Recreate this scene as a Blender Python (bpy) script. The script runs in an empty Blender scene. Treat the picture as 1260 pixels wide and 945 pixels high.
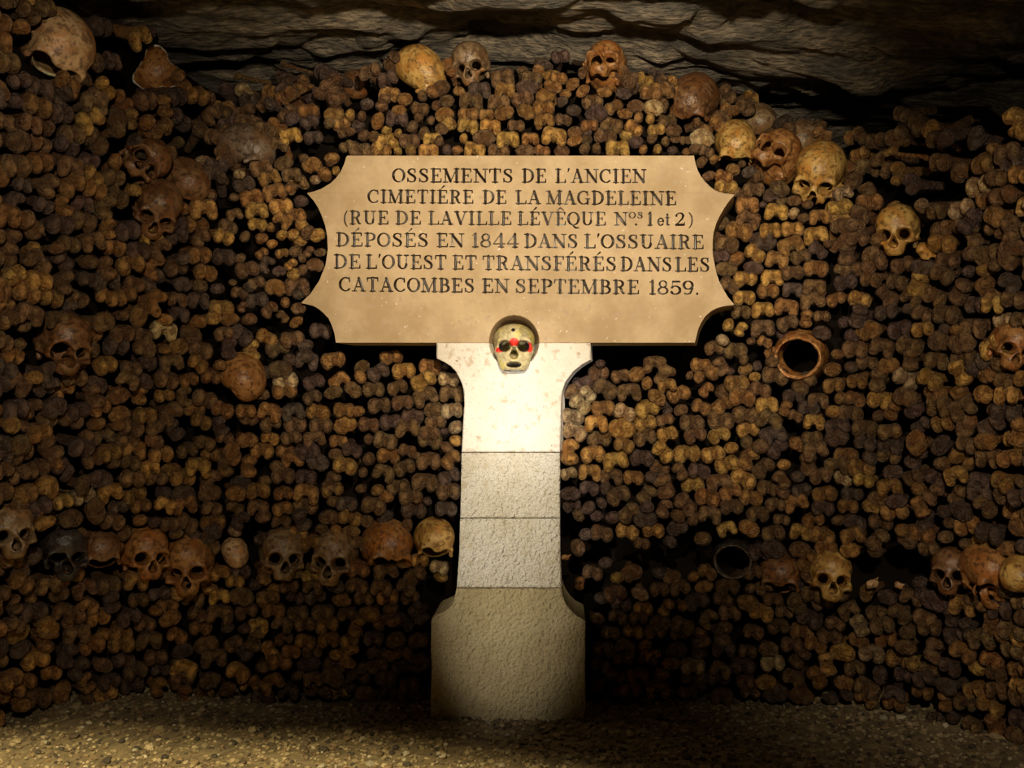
import bpy, math, random
import numpy as np
from mathutils import Vector, Matrix

random.seed(7)
RNG = np.random.default_rng(7)
SC = bpy.context.scene
COL = SC.collection
R = math.radians

# ------------------------------------------------------------------ camera, exposure, world, lamps
CAMZ = 1.10
FPX = 1260.0                      # focal length in pixels of the 1260x945 frame
cam_d = bpy.data.cameras.new('camera'); cam_d.sensor_width = 36; cam_d.lens = 36
cam_d.clip_start = 0.05
cam = bpy.data.objects.new('camera', cam_d); COL.objects.link(cam)
cam.location = (0, 0, CAMZ); cam.rotation_euler = (R(90), 0, 0)
SC.camera = cam
SC.view_settings.view_transform = 'Standard'; SC.view_settings.look = 'None'
SC.view_settings.exposure = 0.0; SC.view_settings.gamma = 1.0
SC.view_settings.use_curve_mapping = False
w = bpy.data.worlds.new('gallery_dark'); SC.world = w; w.use_nodes = True
w.node_tree.nodes['Background'].inputs[0].default_value = (1.0, 0.85, 0.7, 1)
w.node_tree.nodes['Background'].inputs[1].default_value = 0.0015

def lamp_spot(name, loc, aim, size_deg, blend, power, col, rad=0.03):
    l = bpy.data.lights.new(name, 'SPOT'); l.energy = power; l.color = col
    l.spot_size = R(size_deg); l.spot_blend = blend; l.shadow_soft_size = rad
    o = bpy.data.objects.new(name, l); COL.objects.link(o); o.location = loc
    o.rotation_euler = (Vector(aim) - Vector(loc)).to_track_quat('-Z', 'Y').to_euler()
    return o

WARM = (1.0, 0.84, 0.60)
lamp_spot('main_spot_lamp', (0.14, 0.85, 1.84), (0.13, 3.25, 1.62), 57, 1.0, 295, WARM, 0.04)
lamp_spot('pillar_spot_lamp', (0.08, 1.1, 0.80), (0.03, 3.2, 1.04), 17, 1.0, 98, (1.0, 0.965, 0.95), 0.03)
lamp_spot('added_pillar_beam', (-0.75, 1.5, 0.70), (-0.02, 3.2, 0.60), 40, 1.0, 95, (1.0, 0.92, 0.78), 0.03).scale = (0.42, 1, 1)  # added unseen beam, squeezed narrow to brighten the shaft and base
lamp_spot('left_fill_light', (-0.35, 0.6, 1.75), (-1.30, 2.8, 1.36), 66, 1.0, 72, WARM, 0.05)  # unseen fill added to brighten the left edge of the wall
lamp_spot('right_fill_light', (0.55, 0.6, 1.70), (1.48, 2.85, 1.02), 54, 1.0, 105, WARM, 0.05)  # unseen fill added to brighten the right edge of the wall
lamp_spot('added_floor_beam', (-0.75, 1.1, 1.6), (-0.50, 1.93, 0.0), 49, 0.34, 290, (1.0, 0.82, 0.44), 0.02).scale = (1.75, 1, 1)  # unseen beam added for the floor strip; its cone edge gives the shadow line

# ------------------------------------------------------------------ helpers
def hash3(ix, iy, iz, seed):
    h = (ix * 374761393 + iy * 668265263 + iz * 2147483647 + seed * 974711) & 0xFFFFFFFF
    h = ((h ^ (h >> 13)) * 1274126177) & 0xFFFFFFFF
    h = (h ^ (h >> 16)) & 0xFFFFFFFF
    return h / 4294967295.0

def vnoise(x, y, z, seed=0):
    x = np.asarray(x, float); y = np.asarray(y, float); z = np.asarray(z, float)
    x, y, z = np.broadcast_arrays(x, y, z)
    fx, fy, fz = np.floor(x), np.floor(y), np.floor(z)
    ix, iy, iz = fx.astype(np.int64), fy.astype(np.int64), fz.astype(np.int64)
    u, v, w_ = x - fx, y - fy, z - fz
    u = u * u * (3 - 2 * u); v = v * v * (3 - 2 * v); w_ = w_ * w_ * (3 - 2 * w_)
    r = 0
    for dx in (0, 1):
        for dy in (0, 1):
            for dz in (0, 1):
                k = (u if dx else 1 - u) * (v if dy else 1 - v) * (w_ if dz else 1 - w_)
                r = r + k * hash3(ix + dx, iy + dy, iz + dz, seed)
    return r * 2 - 1

def fbm(x, y, z=0.0, seed=0, octs=4):
    r, a, f = 0, 0.5, 1.0
    for i in range(octs):
        r = r + a * vnoise(np.asarray(x) * f, np.asarray(y) * f, np.asarray(z) * f, seed + i)
        a *= 0.5; f *= 2.03
    return r

def mesh_np(name, verts, faces, mat=None, smooth=True):
    """faces: (n,3) or (n,4) int array"""
    me = bpy.data.meshes.new(name)
    verts = np.ascontiguousarray(verts, dtype=np.float32); faces = np.ascontiguousarray(faces, dtype=np.int32)
    n, k = faces.shape
    me.vertices.add(len(verts)); me.vertices.foreach_set('co', verts.ravel())
    me.loops.add(n * k); me.loops.foreach_set('vertex_index', faces.ravel())
    me.polygons.add(n); me.polygons.foreach_set('loop_start', np.arange(n, dtype=np.int32) * k)
    me.update(calc_edges=True)
    me.polygons.foreach_set('use_smooth', np.full(n, smooth, dtype=bool))
    if mat: me.materials.append(mat)
    me.update()
    return me

def link(name, data, parent=None, loc=None):
    o = bpy.data.objects.new(name, data); COL.objects.link(o)
    if parent: o.parent = parent
    if loc is not None: o.location = loc
    return o

def tag(o, label, cat, group=None, kind=None):
    o['label'] = label; o['category'] = cat
    if group: o['group'] = group
    if kind: o['kind'] = kind
    return o

def surface_net(sdf, lo, hi, res):
    """dual mesh of sdf < 0"""
    ax = [np.arange(lo[i], hi[i] + res, res) for i in range(3)]
    X, Y, Z = np.meshgrid(*ax, indexing='ij')
    V = sdf(X, Y, Z)
    ins = V < 0
    nx, ny, nz = V.shape
    c = np.zeros((nx - 1, ny - 1, nz - 1, 3)); cnt = np.zeros((nx - 1, ny - 1, nz - 1))
    P = np.stack([X, Y, Z], -1)
    def sl(d): return tuple(slice(d[i], d[i] + V.shape[i] - 1) for i in range(3))
    for a in range(3):
        o1, o2 = [i for i in range(3) if i != a]
        for p in (0, 1):
            for q in (0, 1):
                d0 = [0, 0, 0]; d0[o1] = p; d0[o2] = q
                d1 = list(d0); d1[a] = 1
                v0, v1 = V[sl(d0)], V[sl(d1)]
                m = (v0 < 0) != (v1 < 0)
                t = np.where(m, v0 / np.where(m, v0 - v1, 1), 0)
                pt = P[sl(d0)] + (P[sl(d1)] - P[sl(d0)]) * t[..., None]
                c += pt * m[..., None]; cnt += m
    act = cnt > 0
    idx = -np.ones(cnt.shape, dtype=np.int64); idx[act] = np.arange(act.sum())
    verts = c[act] / cnt[act][:, None]
    quads = []
    for a in range(3):
        o1, o2 = (a + 1) % 3, (a + 2) % 3
        s0 = [slice(None)] * 3; s1 = [slice(None)] * 3
        s0[a] = slice(0, -1); s1[a] = slice(1, None)
        A, B = ins[tuple(s0)], ins[tuple(s1)]
        e = np.argwhere(A != B)
        e = e[(e[:, o1] > 0) & (e[:, o2] > 0) & (e[:, o1] < V.shape[o1] - 1) & (e[:, o2] < V.shape[o2] - 1)]
        if not len(e): continue
        flip = A[tuple(e.T)]
        def g(d1, d2):
            k = e.copy(); k[:, o1] += d1; k[:, o2] += d2
            return idx[tuple(k.T)]
        q = np.stack([g(-1, -1), g(0, -1), g(0, 0), g(-1, 0)], -1)
        q[~flip] = q[~flip][:, ::-1]
        quads.append(q)
    return verts, np.concatenate(quads)

def relax(v, f, it=1):
    for _ in range(it):
        acc = np.zeros_like(v); n = np.zeros(len(v))
        for a in range(4):
            for b in ((a + 1) % 4,):
                np.add.at(acc, f[:, a], v[f[:, b]]); np.add.at(n, f[:, a], 1)
                np.add.at(acc, f[:, b], v[f[:, a]]); np.add.at(n, f[:, b], 1)
        v = 0.5 * v + 0.5 * acc / n[:, None]
    return v

def ell(X, Y, Z, c, r):
    x, y, z = (X - c[0]) / r[0], (Y - c[1]) / r[1], (Z - c[2]) / r[2]
    k = np.sqrt(x * x + y * y + z * z) + 1e-9
    return (k - 1) * (0.6 * np.minimum(np.minimum(r[0], r[1]), r[2]) + 0.4 * (r[0] + r[1] + r[2]) / 3)

def cap(X, Y, Z, a, b, r0, r1=None):
    r1 = r0 if r1 is None else r1
    a = np.array(a, float); b = np.array(b, float); d = b - a; L = d @ d
    t = np.clip(((X - a[0]) * d[0] + (Y - a[1]) * d[1] + (Z - a[2]) * d[2]) / L, 0, 1)
    return np.sqrt((X - a[0] - t * d[0])**2 + (Y - a[1] - t * d[1])**2 + (Z - a[2] - t * d[2])**2) - (r0 + (r1 - r0) * t)

def smin(a, b, k):
    h = np.clip(0.5 + 0.5 * (b - a) / k, 0, 1)
    return b + (a - b) * h - k * h * (1 - h)
def smax(a, b, k): return -smin(-a, -b, k)

# ------------------------------------------------------------------ materials
def new_mat(name):
    m = bpy.data.materials.new(name); m.use_nodes = True
    nt = m.node_tree; b = nt.nodes['Principled BSDF']
    return m, nt, b
def nd(nt, t, **kw):
    n = nt.nodes.new(t)
    for k, v in kw.items(): setattr(n, k, v)
    return n
def noise_ramp(nt, vec, scale, detail, lo, hi, rough=0.55):
    n = nd(nt, 'ShaderNodeTexNoise'); n.inputs['Scale'].default_value = scale; n.inputs['Detail'].default_value = detail
    n.inputs['Roughness'].default_value = rough
    if vec is not None: nt.links.new(vec, n.inputs['Vector'])
    r = nd(nt, 'ShaderNodeMapRange'); r.inputs['From Min'].default_value = lo; r.inputs['From Max'].default_value = hi
    nt.links.new(n.outputs['Fac'], r.inputs['Value'])
    return n, r.outputs['Result']
def mix(nt, fac, a, b, mode='MIX'):
    m = nd(nt, 'ShaderNodeMix', data_type='RGBA', blend_type=mode)
    if isinstance(fac, float): m.inputs[0].default_value = fac
    else: nt.links.new(fac, m.inputs[0])
    for s, v in ((6, a), (7, b)):
        if isinstance(v, tuple): m.inputs[s].default_value = (*v, 1)
        else: nt.links.new(v, m.inputs[s])
    return m.outputs[2]
def bump(nt, b, h, strength, dist):
    n = nd(nt, 'ShaderNodeBump'); n.inputs['Strength'].default_value = strength; n.inputs['Distance'].default_value = dist
    nt.links.new(h, n.inputs['Height']); nt.links.new(n.outputs[0], b.inputs['Normal'])

def bone_mat(name, mass, dirt=1.0, rough=0.34, scale=1.0):
    m, nt, b = new_mat(name)
    geo = nd(nt, 'ShaderNodeNewGeometry')
    if mass:
        a = nd(nt, 'ShaderNodeAttribute', attribute_name='tint'); tint = a.outputs['Color']
    else:
        a = nd(nt, 'ShaderNodeObjectInfo'); tint = a.outputs['Color']
    vec = geo.outputs['Position']
    n1, f1 = noise_ramp(nt, vec, 52 * scale, 5, 0.42, 0.60)
    n2, f2 = noise_ramp(nt, vec, 130 * scale, 4, 0.50, 0.62)
    n3, f3 = noise_ramp(nt, vec, 26 * scale, 3, 0.50, 0.70)
    d = mix(nt, 1.0, tint, (0.55, 0.44, 0.36) if name == 'skull_bone' else (0.42, 0.34, 0.28), 'MULTIPLY')
    c = mix(nt, f1, tint, d)
    o = mix(nt, 1.0, tint, (1.0, 0.72, 0.48), 'MULTIPLY')
    c = mix(nt, f3, c, o)
    c = mix(nt, f2, c, mix(nt, 1.0, tint, (0.35, 0.3, 0.3), 'MULTIPLY'))
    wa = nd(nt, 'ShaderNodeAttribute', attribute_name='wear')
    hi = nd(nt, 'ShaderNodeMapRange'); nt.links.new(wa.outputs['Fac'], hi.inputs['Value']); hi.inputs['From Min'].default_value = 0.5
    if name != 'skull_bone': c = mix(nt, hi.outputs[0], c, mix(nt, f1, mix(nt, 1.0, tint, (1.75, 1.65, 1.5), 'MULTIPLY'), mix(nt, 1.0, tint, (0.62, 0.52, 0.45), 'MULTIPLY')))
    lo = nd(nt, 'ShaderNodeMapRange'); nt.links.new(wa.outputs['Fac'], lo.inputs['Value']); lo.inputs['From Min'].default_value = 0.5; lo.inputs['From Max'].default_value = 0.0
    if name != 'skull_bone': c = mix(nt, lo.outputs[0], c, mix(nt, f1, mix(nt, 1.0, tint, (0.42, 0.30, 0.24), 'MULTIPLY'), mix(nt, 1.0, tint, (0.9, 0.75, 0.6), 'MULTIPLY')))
    nt.links.new(c, b.inputs['Base Color'])
    b.inputs['Roughness'].default_value = rough
    b.inputs['Specular IOR Level'].default_value = 0.55
    n4, f4 = noise_ramp(nt, vec, 140 * scale, 5, 0.3, 0.7)
    bump(nt, b, f4, *((0.45, 0.004) if name == 'skull_bone' else (1.0, 0.008)))
    return m

M_EACH = bone_mat('old_bone', False)
M_MASS = bone_mat('old_bone_pile', True)
M_SKULL = bone_mat('skull_bone', False, rough=0.36, scale=0.5)

def stone_mat(name, base, stain, stain2, pock, bumps, rough=0.75):
    m, nt, b = new_mat(name)
    tc = nd(nt, 'ShaderNodeTexCoord'); vec = tc.outputs['Object']
    n1, f1 = noise_ramp(nt, vec, 6, 6, 0.40, 0.62, 0.62)
    n2, f2 = noise_ramp(nt, vec, 38, 5, 0.56, 0.72)
    n3, f3 = noise_ramp(nt, vec, 90, 2, 0.70, 0.76)
    c = mix(nt, f1, base, stain); c = mix(nt, f2, c, stain2); c = mix(nt, f3, c, pock)
    nt.links.new(c, b.inputs['Base Color']); b.inputs['Roughness'].default_value = rough
    b.inputs['Specular IOR Level'].default_value = 0.25
    n4, f4 = noise_ramp(nt, vec, bumps[0], 3, 0.3, 0.7)
    bump(nt, b, f4, bumps[1], bumps[2])
    return m
M_PLAQUE = stone_mat('plaque_stone', (0.56, 0.415, 0.25), (0.42, 0.295, 0.16), (0.45, 0.33, 0.215), (0.78, 0.70, 0.58), (70, 0.12, 0.002), 0.62)
M_CAPITAL = stone_mat('dressed_limestone', (0.78, 0.73, 0.64), (0.72, 0.65, 0.54), (0.50, 0.38, 0.26), (0.30, 0.22, 0.15), (90, 0.45, 0.006))
M_SHAFT = stone_mat('pecked_limestone', (0.76, 0.71, 0.60), (0.68, 0.61, 0.47), (0.60, 0.52, 0.36), (0.30, 0.24, 0.15), (105, 0.9, 0.010))
M_BASE = stone_mat('stained_limestone', (0.50, 0.41, 0.235), (0.40, 0.32, 0.17), (0.44, 0.35, 0.18), (0.22, 0.17, 0.10), (95, 0.8, 0.009))
M_INK, nt, b = new_mat('black_letter_paint')
b.inputs['Base Color'].default_value = (0.022, 0.012, 0.007, 1); b.inputs['Roughness'].default_value = 0.2
b.inputs['Specular IOR Level'].default_value = 0.75
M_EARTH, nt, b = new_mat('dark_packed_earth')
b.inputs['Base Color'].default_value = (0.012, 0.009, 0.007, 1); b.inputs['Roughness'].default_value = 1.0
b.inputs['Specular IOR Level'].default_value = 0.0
M_ROCK, nt, b = new_mat('quarry_ceiling_rock')
tc = nd(nt, 'ShaderNodeTexCoord')
mp = nd(nt, 'ShaderNodeMapping'); mp.inputs['Scale'].default_value = (1, 2.5, 3); nt.links.new(tc.outputs['Object'], mp.inputs[0])
_, f1 = noise_ramp(nt, mp.outputs[0], 3.5, 6, 0.40, 0.66); _, f2 = noise_ramp(nt, mp.outputs[0], 22, 5, 0.35, 0.7)
c = mix(nt, f1, (0.13, 0.112, 0.085), (0.44, 0.35, 0.24)); c = mix(nt, f2, c, (0.055, 0.052, 0.047))
nt.links.new(c, b.inputs['Base Color']); b.inputs['Roughness'].default_value = 0.85
_, f3 = noise_ramp(nt, mp.outputs[0], 26, 6, 0.25, 0.75); bump(nt, b, f3, 0.8, 0.02)
M_FLOOR, nt, b = new_mat('dirt_floor')
_, f1 = noise_ramp(nt, None, 60, 5, 0.35, 0.7)
c = mix(nt, f1, (0.28, 0.21, 0.11), (0.10, 0.075, 0.045)); nt.links.new(c, b.inputs['Base Color']); b.inputs['Roughness'].default_value = 0.95
M_GRAVEL, nt, b = new_mat('gravel_stone')
a = nd(nt, 'ShaderNodeAttribute', attribute_name='tint'); nt.links.new(a.outputs['Color'], b.inputs['Base Color']); b.inputs['Roughness'].default_value = 0.8

# ------------------------------------------------------------------ the bone wall as a surface in plan
def catmull(pts, n):
    P = np.array(pts, float); P = np.vstack([2 * P[0] - P[1], P, 2 * P[-1] - P[-2]])
    out = []
    for i in range(1, len(P) - 2):
        t = np.linspace(0, 1, 60, endpoint=False)[:, None]
        out.append(0.5 * ((2 * P[i]) + (-P[i-1] + P[i+1]) * t + (2*P[i-1] - 5*P[i] + 4*P[i+1] - P[i+2]) * t**2 + (-P[i-1] + 3*P[i] - 3*P[i+1] + P[i+2]) * t**3))
    out.append(P[-2:-1]); C = np.vstack(out)
    d = np.r_[0, np.cumsum(np.linalg.norm(np.diff(C, axis=0), axis=1))]
    s = np.linspace(0, d[-1], n)
    return np.stack([np.interp(s, d, C[:, 0]), np.interp(s, d, C[:, 1])], -1), d[-1]
NS, NZ = 900, 340
low, SLEN = catmull([(-1.50, 1.3), (-1.47, 2.1), (-1.40, 2.72), (-1.18, 3.06), (-0.88, 3.26), (-0.5, 3.33), (0, 3.31), (0.5, 3.28), (0.85, 3.23), (1.15, 3.07), (1.36, 2.76), (1.46, 2.2), (1.5, 1.3)], NS)
upp, _ = catmull([(-1.42, 1.2), (-1.37, 2.0), (-1.27, 2.45), (-1.09, 2.84), (-0.85, 3.14), (-0.5, 3.29), (0, 3.30), (0.5, 3.27), (0.82, 3.2), (1.05, 3.03), (1.26, 2.72), (1.37, 2.3), (1.42, 1.2)], NS)
ZV = np.linspace(-0.05, 2.30, NZ)
tz = np.clip((ZV - 0.3) / 1.4, 0, 1)[None, :, None]
BASE = low[:, None, :] * (1 - tz) + upp[:, None, :] * tz            # (NS,NZ,2)
SURF = np.concatenate([BASE, np.broadcast_to(ZV[None, :, None], (NS, NZ, 1))], -1)
def project(P):
    P = np.asarray(P, float)
    return np.stack([630 + FPX * P[..., 0] / P[..., 1], 472.5 - FPX * (P[..., 2] - CAMZ) / P[..., 1]], -1)
# the front face of the stack ends at this crest; above it the loose pile leans back to the rock
CREST = np.array([(-2000, -300), (40, -60), (75, 40), (110, 95), (150, 165), (190, 225), (250, 215), (300, 170), (340, 148), (430, 108), (500, 84), (770, 84), (805, 118), (850, 135), (890, 185), (960, 232), (1010, 255), (1060, 275), (1105, 315), (1150, 300), (1200, 210), (1262, 150), (1300, 60), (4000, -300)], float)
pj = project(SURF)
up = np.interp(pj[..., 0], CREST[:, 0], CREST[:, 1]) - pj[..., 1]     # >0 above the crest
zc = np.array([ZV[np.argmax(u > 0)] if (u > 0).any() else 9.0 for u in up])
kk = np.ones(31) / 31
zc = np.convolve(np.pad(np.minimum(zc, 2.4), 15, mode='edge'), kk, 'valid')
REC = np.clip(ZV[None, :] - zc[:, None], 0, None) * 1.25
SURF[..., 1] += REC
ds = np.gradient(SURF, axis=0); dz = np.gradient(SURF, axis=1)
NRM = np.cross(ds, dz); NRM /= np.linalg.norm(NRM, axis=-1, keepdims=True)
NRM[NRM[..., 1] > 0.35] *= 1
SPX = project(SURF)
def surf(s, z):
    i = np.clip(s / SLEN * (NS - 1), 0, NS - 1.001); j = np.clip((z - ZV[0]) / (ZV[-1] - ZV[0]) * (NZ - 1), 0, NZ - 1.001)
    i0, j0 = int(i), int(j); a, b_ = i - i0, j - j0
    f = lambda T: (T[i0, j0] * (1 - a) * (1 - b_) + T[i0 + 1, j0] * a * (1 - b_) + T[i0, j0 + 1] * (1 - a) * b_ + T[i0 + 1, j0 + 1] * a * b_)
    n = f(NRM)
    return f(SURF), n / np.linalg.norm(n), REC[i0, j0]
VISI = (SURF[..., 1] > 1.6)
def at_pixel(px, py):
    d = (SPX[..., 0] - px)**2 + (SPX[..., 1] - py)**2 + np.where(VISI, 0, 1e9)
    k = np.unravel_index(np.argmin(d), d.shape)
    P, n = SURF[k].copy(), NRM[k].copy()
    y = P[1]; P[0] = (px - 630) / FPX * y; P[2] = CAMZ - (py - 472.5) / FPX * y
    return P, n, REC[k]

# ------------------------------------------------------------------ the setting
def floor_h(x, y):
    return 0.02 + 0.13 * np.clip((-x - 0.75) / 0.55, 0, 1)**1.3 + 0.10 * np.clip((x - 0.8) / 0.55, 0, 1)**1.3 + 0.045 * np.clip((y - 2.85) / 0.4, 0, 1)
gx, gy = np.meshgrid(np.arange(-2.4, 2.4, 0.015), np.arange(0.3, 3.9, 0.015), indexing='ij')
fz = floor_h(gx, gy) + 0.012 * fbm(gx * 14, gy * 14, 0, 3, 4) + 0.02 * fbm(gx * 3, gy * 3, 0, 9, 2)
def grid_faces(n, m):
    i, j = np.meshgrid(np.arange(n - 1), np.arange(m - 1), indexing='ij')
    a = (i * m + j).ravel()
    return np.stack([a, a + m, a + m + 1, a + 1], -1)
me = mesh_np('floor', np.stack([gx, gy, fz], -1).reshape(-1, 3), grid_faces(*gx.shape), M_FLOOR)
o = link('floor', me); o['kind'] = 'structure'
gx, gy = np.meshgrid(np.arange(-3.0, 3.0, 0.016), np.arange(0.3, 6.0, 0.016), indexing='ij')
wx = gx + 0.25 * fbm(gx * 1.3, gy * 1.3, 0, 21, 3); wy = gy + 0.3 * fbm(gx * 1.1 + 9, gy * 1.1, 0, 31, 3)
t = fbm(wx * 0.9, wy * 3.2, 0, 41, 4) * 5
terr = np.floor(t) + np.clip((t - np.floor(t)) / 0.25, 0, 1)
cz = 2.24 - 0.055 * terr / 1.6 + 0.05 * fbm(gx * 3, gy * 9, 0, 51, 4) + 0.10 * fbm(gx * 0.7, gy * 0.8, 0, 61, 2) - 0.10 * np.clip((gy - 3.6) / 1.5, 0, 1) - 0.05 * np.clip((gx - 0.3) / 0.8, 0, 1)
me = mesh_np('ceiling', np.stack([gx, gy, cz], -1).reshape(-1, 3), grid_faces(*gx.shape)[:, ::-1], M_ROCK)
o = link('ceiling', me); o['kind'] = 'structure'
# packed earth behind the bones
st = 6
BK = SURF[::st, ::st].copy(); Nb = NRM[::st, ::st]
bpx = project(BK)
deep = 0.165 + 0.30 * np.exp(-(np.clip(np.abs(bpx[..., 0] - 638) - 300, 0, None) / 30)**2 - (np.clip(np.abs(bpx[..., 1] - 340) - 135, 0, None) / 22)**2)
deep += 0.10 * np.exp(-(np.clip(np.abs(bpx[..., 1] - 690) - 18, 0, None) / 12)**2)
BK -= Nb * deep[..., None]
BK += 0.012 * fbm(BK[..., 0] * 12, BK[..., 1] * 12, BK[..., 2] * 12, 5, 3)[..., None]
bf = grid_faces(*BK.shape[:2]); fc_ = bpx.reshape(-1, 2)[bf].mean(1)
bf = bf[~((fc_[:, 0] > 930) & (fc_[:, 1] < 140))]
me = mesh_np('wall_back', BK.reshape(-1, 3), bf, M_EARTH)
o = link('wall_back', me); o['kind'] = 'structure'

# ------------------------------------------------------------------ the inscribed stele: plaque on a stone pillar
K_TILT = math.tan(R(2.8)); X0 = 0.02; Y0 = 3.19
def on_plane(px, py, off=0.0):
    """the point of the stele's front plane (off metres in front of it) seen at a picture point"""
    dx = (np.asarray(px, float) - 630) / FPX; dzv = (472.5 - np.asarray(py, float)) / FPX
    t = (Y0 - off + K_TILT * X0) / (1 + K_TILT * dx)
    return np.stack(np.broadcast_arrays(t * dx, t, CAMZ + t * dzv), -1)
BACK = np.array([math.sin(R(2.8)) * 1.0, math.cos(R(2.8)), 0.0])     # into the wall

def scan_block(outl_l, outl_r, rows, ncol, depth_fn, thick, back_shift=(0, 0, 0), grow=1.0):
    """a stone block: left and right outline (px at py), front relief by depth_fn(px,py), straight sides, back"""
    rows = np.asarray(rows, float)
    L = np.array(outl_l, float); Rr = np.array(outl_r, float)
    xl = np.interp(rows, L[:, 1], L[:, 0]); xr = np.interp(rows, Rr[:, 1], Rr[:, 0])
    u = np.linspace(0, 1, ncol)
    PX = xl[:, None] + (xr - xl)[:, None] * u[None, :]; PY = np.repeat(rows[:, None], ncol, 1)
    D = depth_fn(PX, PY)
    P = on_plane(PX, PY) + BACK * D[..., None]
    n, m = P.shape[:2]
    front = grid_faces(n, m)
    # rim loop
    rim = np.r_[np.arange(m), m - 1 + m * np.arange(1, n), (n - 1) * m + np.arange(m - 2, -1, -1), m * np.arange(n - 2, 0, -1)]
    fv = P.reshape(-1, 3)
    rv = fv[rim].copy()
    cen = fv.mean(0)
    bv = cen + (rv - cen) * grow + BACK * thick + np.array(back_shift)
    k = len(rim); off = len(fv)
    i = np.arange(k); j = (i + 1) % k
    sides = np.stack([off + i, off + j, off + k + j, off + k + i], -1)[:, ::-1]
    # bridge between front rim and its duplicate keeps the edge crisp (duplicate vertices)
    nb = len(fv) + 2 * k
    back = np.stack([off + k + i, off + k + j, np.full(k, nb), np.full(k, nb)], -1)
    verts = np.vstack([fv, rv, bv, (cen + BACK * thick)[None]])
    return verts, front, sides, back, PX, PY

# --- letters: stroke primitives in a unit cap-height box
T, t_ = 0.097, 0.046
def ln(x0, y0, x1, y1, r0, r1=None): return [(x0, y0, x1, y1, r0, r0 if r1 is None else r1)]
def stem(x, y0=0.03, y1=0.97, r=T): return ln(x, y0, x, y1, r)
def ser(x, y, h=0.17): return ln(x - h, y, x + h, y, t_)
def arc(cx, cy, rx, ry, a0, a1, thick=T, thin=t_, n=18):
    o = []; A = np.linspace(R(a0), R(a1), n + 1)
    rad = lambda a: thin + (thick - thin) * abs(math.cos(a))**1.6
    for p, q in zip(A[:-1], A[1:]):
        o.append((cx + rx * math.cos(p), cy + ry * math.sin(p), cx + rx * math.cos(q), cy + ry * math.sin(q), rad(p), rad(q)))
    return o
def poly(pts):
    return [(p[0], p[1], q[0], q[1], p[2], q[2]) for p, q in zip(pts[:-1], pts[1:])]
LO, HI = 0.035, 0.965
G = {}
G['I'] = (0.44, stem(.22) + ser(.22, LO) + ser(.22, HI))
G['L'] = (0.74, stem(.22) + ser(.22, HI) + ln(.05, LO, .7, LO, t_) + ln(.70, .05, .71, .27, .06, .035))
_E = stem(.22) + ln(.05, HI, .66, HI, t_) + ln(.65, .94, .66, .76, .06, .035) + ln(.22, .51, .5, .51, t_) + ln(.5, .41, .5, .61, .04)
G['E'] = (0.76, _E + ln(.05, LO, .7, LO, t_) + ln(.69, .06, .71, .28, .06, .035))
G['F'] = (0.70, _E + ser(.22, LO))
G['T'] = (0.80, stem(.4) + ser(.4, LO) + ln(.06, HI, .74, HI, t_) + ln(.07, .94, .055, .72, .06, .035) + ln(.73, .94, .745, .72, .06, .035))
G['D'] = (0.86, stem(.22) + ser(.18, LO, .13) + ser(.18, HI, .13) + ln(.22, HI, .36, HI, t_) + ln(.22, LO, .36, LO, t_) + arc(.36, .5, .40, .465, -90, 90))
G['O'] = (0.84, arc(.42, .5, .35, .465, 0, 360, n=30))
G['Q'] = (0.84, arc(.42, .5, .35, .465, 0, 360, n=30) + poly([(.36, .02, .04), (.48, -.12, .07), (.62, -.2, .06), (.8, -.17, .03)]))
G['C'] = (0.80, arc(.43, .5, .36, .465, 52, 312, n=26) + ln(.68, .97, .69, .70, .035, .06))
G['G'] = (0.86, arc(.43, .5, .36, .465, 52, 300, n=26) + ln(.68, .97, .69, .70, .035, .06) + ln(.70, .05, .70, .40, .08) + ser(.70, .42, .14))
G['S'] = (0.70, poly([(.55, .70, .05), (.57, .82, .045), (.46, .95, t_), (.33, .965, .042), (.19, .9, .07), (.14, .77, .085), (.2, .65, .09), (.34, .55, .095), (.5, .44, .095), (.58, .3, .09), (.55, .13, .07), (.43, .04, .042), (.29, .035, t_), (.14, .12, .045), (.09, .30, .05)]) + ln(.57, .97, .57, .74, .03, .05) + ln(.09, .03, .09, .28, .03, .05))
G['N'] = (0.94, ln(.18, .05, .18, .95, .045) + ln(.78, .05, .78, .95, .045) + ln(.17, .93, .76, .07, T) + ser(.14, HI, .13) + ser(.18, LO, .15) + ser(.78, HI, .15))
G['M'] = (1.06, ln(.16, .05, .16, .95, .045) + stem(.88) + ln(.17, .93, .49, .08, T) + ln(.49, .07, .86, .93, .042) + ser(.13, HI, .12) + ser(.16, LO, .14) + ser(.88, HI, .15) + ser(.88, LO, .16))
G['A'] = (0.86, ln(.14, .04, .42, .95, .044) + ln(.43, .94, .70, .05, T) + ln(.24, .33, .58, .33, t_) + ser(.14, LO, .13) + ser(.71, LO, .15))
G['V'] = (0.86, ln(.15, .95, .43, .06, T) + ln(.44, .05, .72, .95, .044) + ser(.15, HI, .15) + ser(.72, HI, .13))
G['U'] = (0.90, ln(.22, .96, .22, .34, T) + arc(.46, .33, .24, .295, 180, 360) + ln(.70, .33, .70, .96, .045) + ser(.22, HI, .17) + ser(.70, HI, .14))
_P = stem(.22) + ser(.2, HI, .15) + ser(.22, LO)
G['P'] = (0.74, _P + ln(.22, HI, .38, HI, t_) + ln(.22, .46, .38, .46, t_) + arc(.38, .713, .27, .252, -90, 90))
G['R'] = (0.84, _P + ln(.22, HI, .38, HI, t_) + ln(.22, .5, .38, .5, t_) + arc(.38, .733, .26, .232, -90, 90) + poly([(.40, .5, .05), (.52, .40, .085), (.60, .14, .085), (.68, .05, .06), (.78, .06, .03)]))
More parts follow.
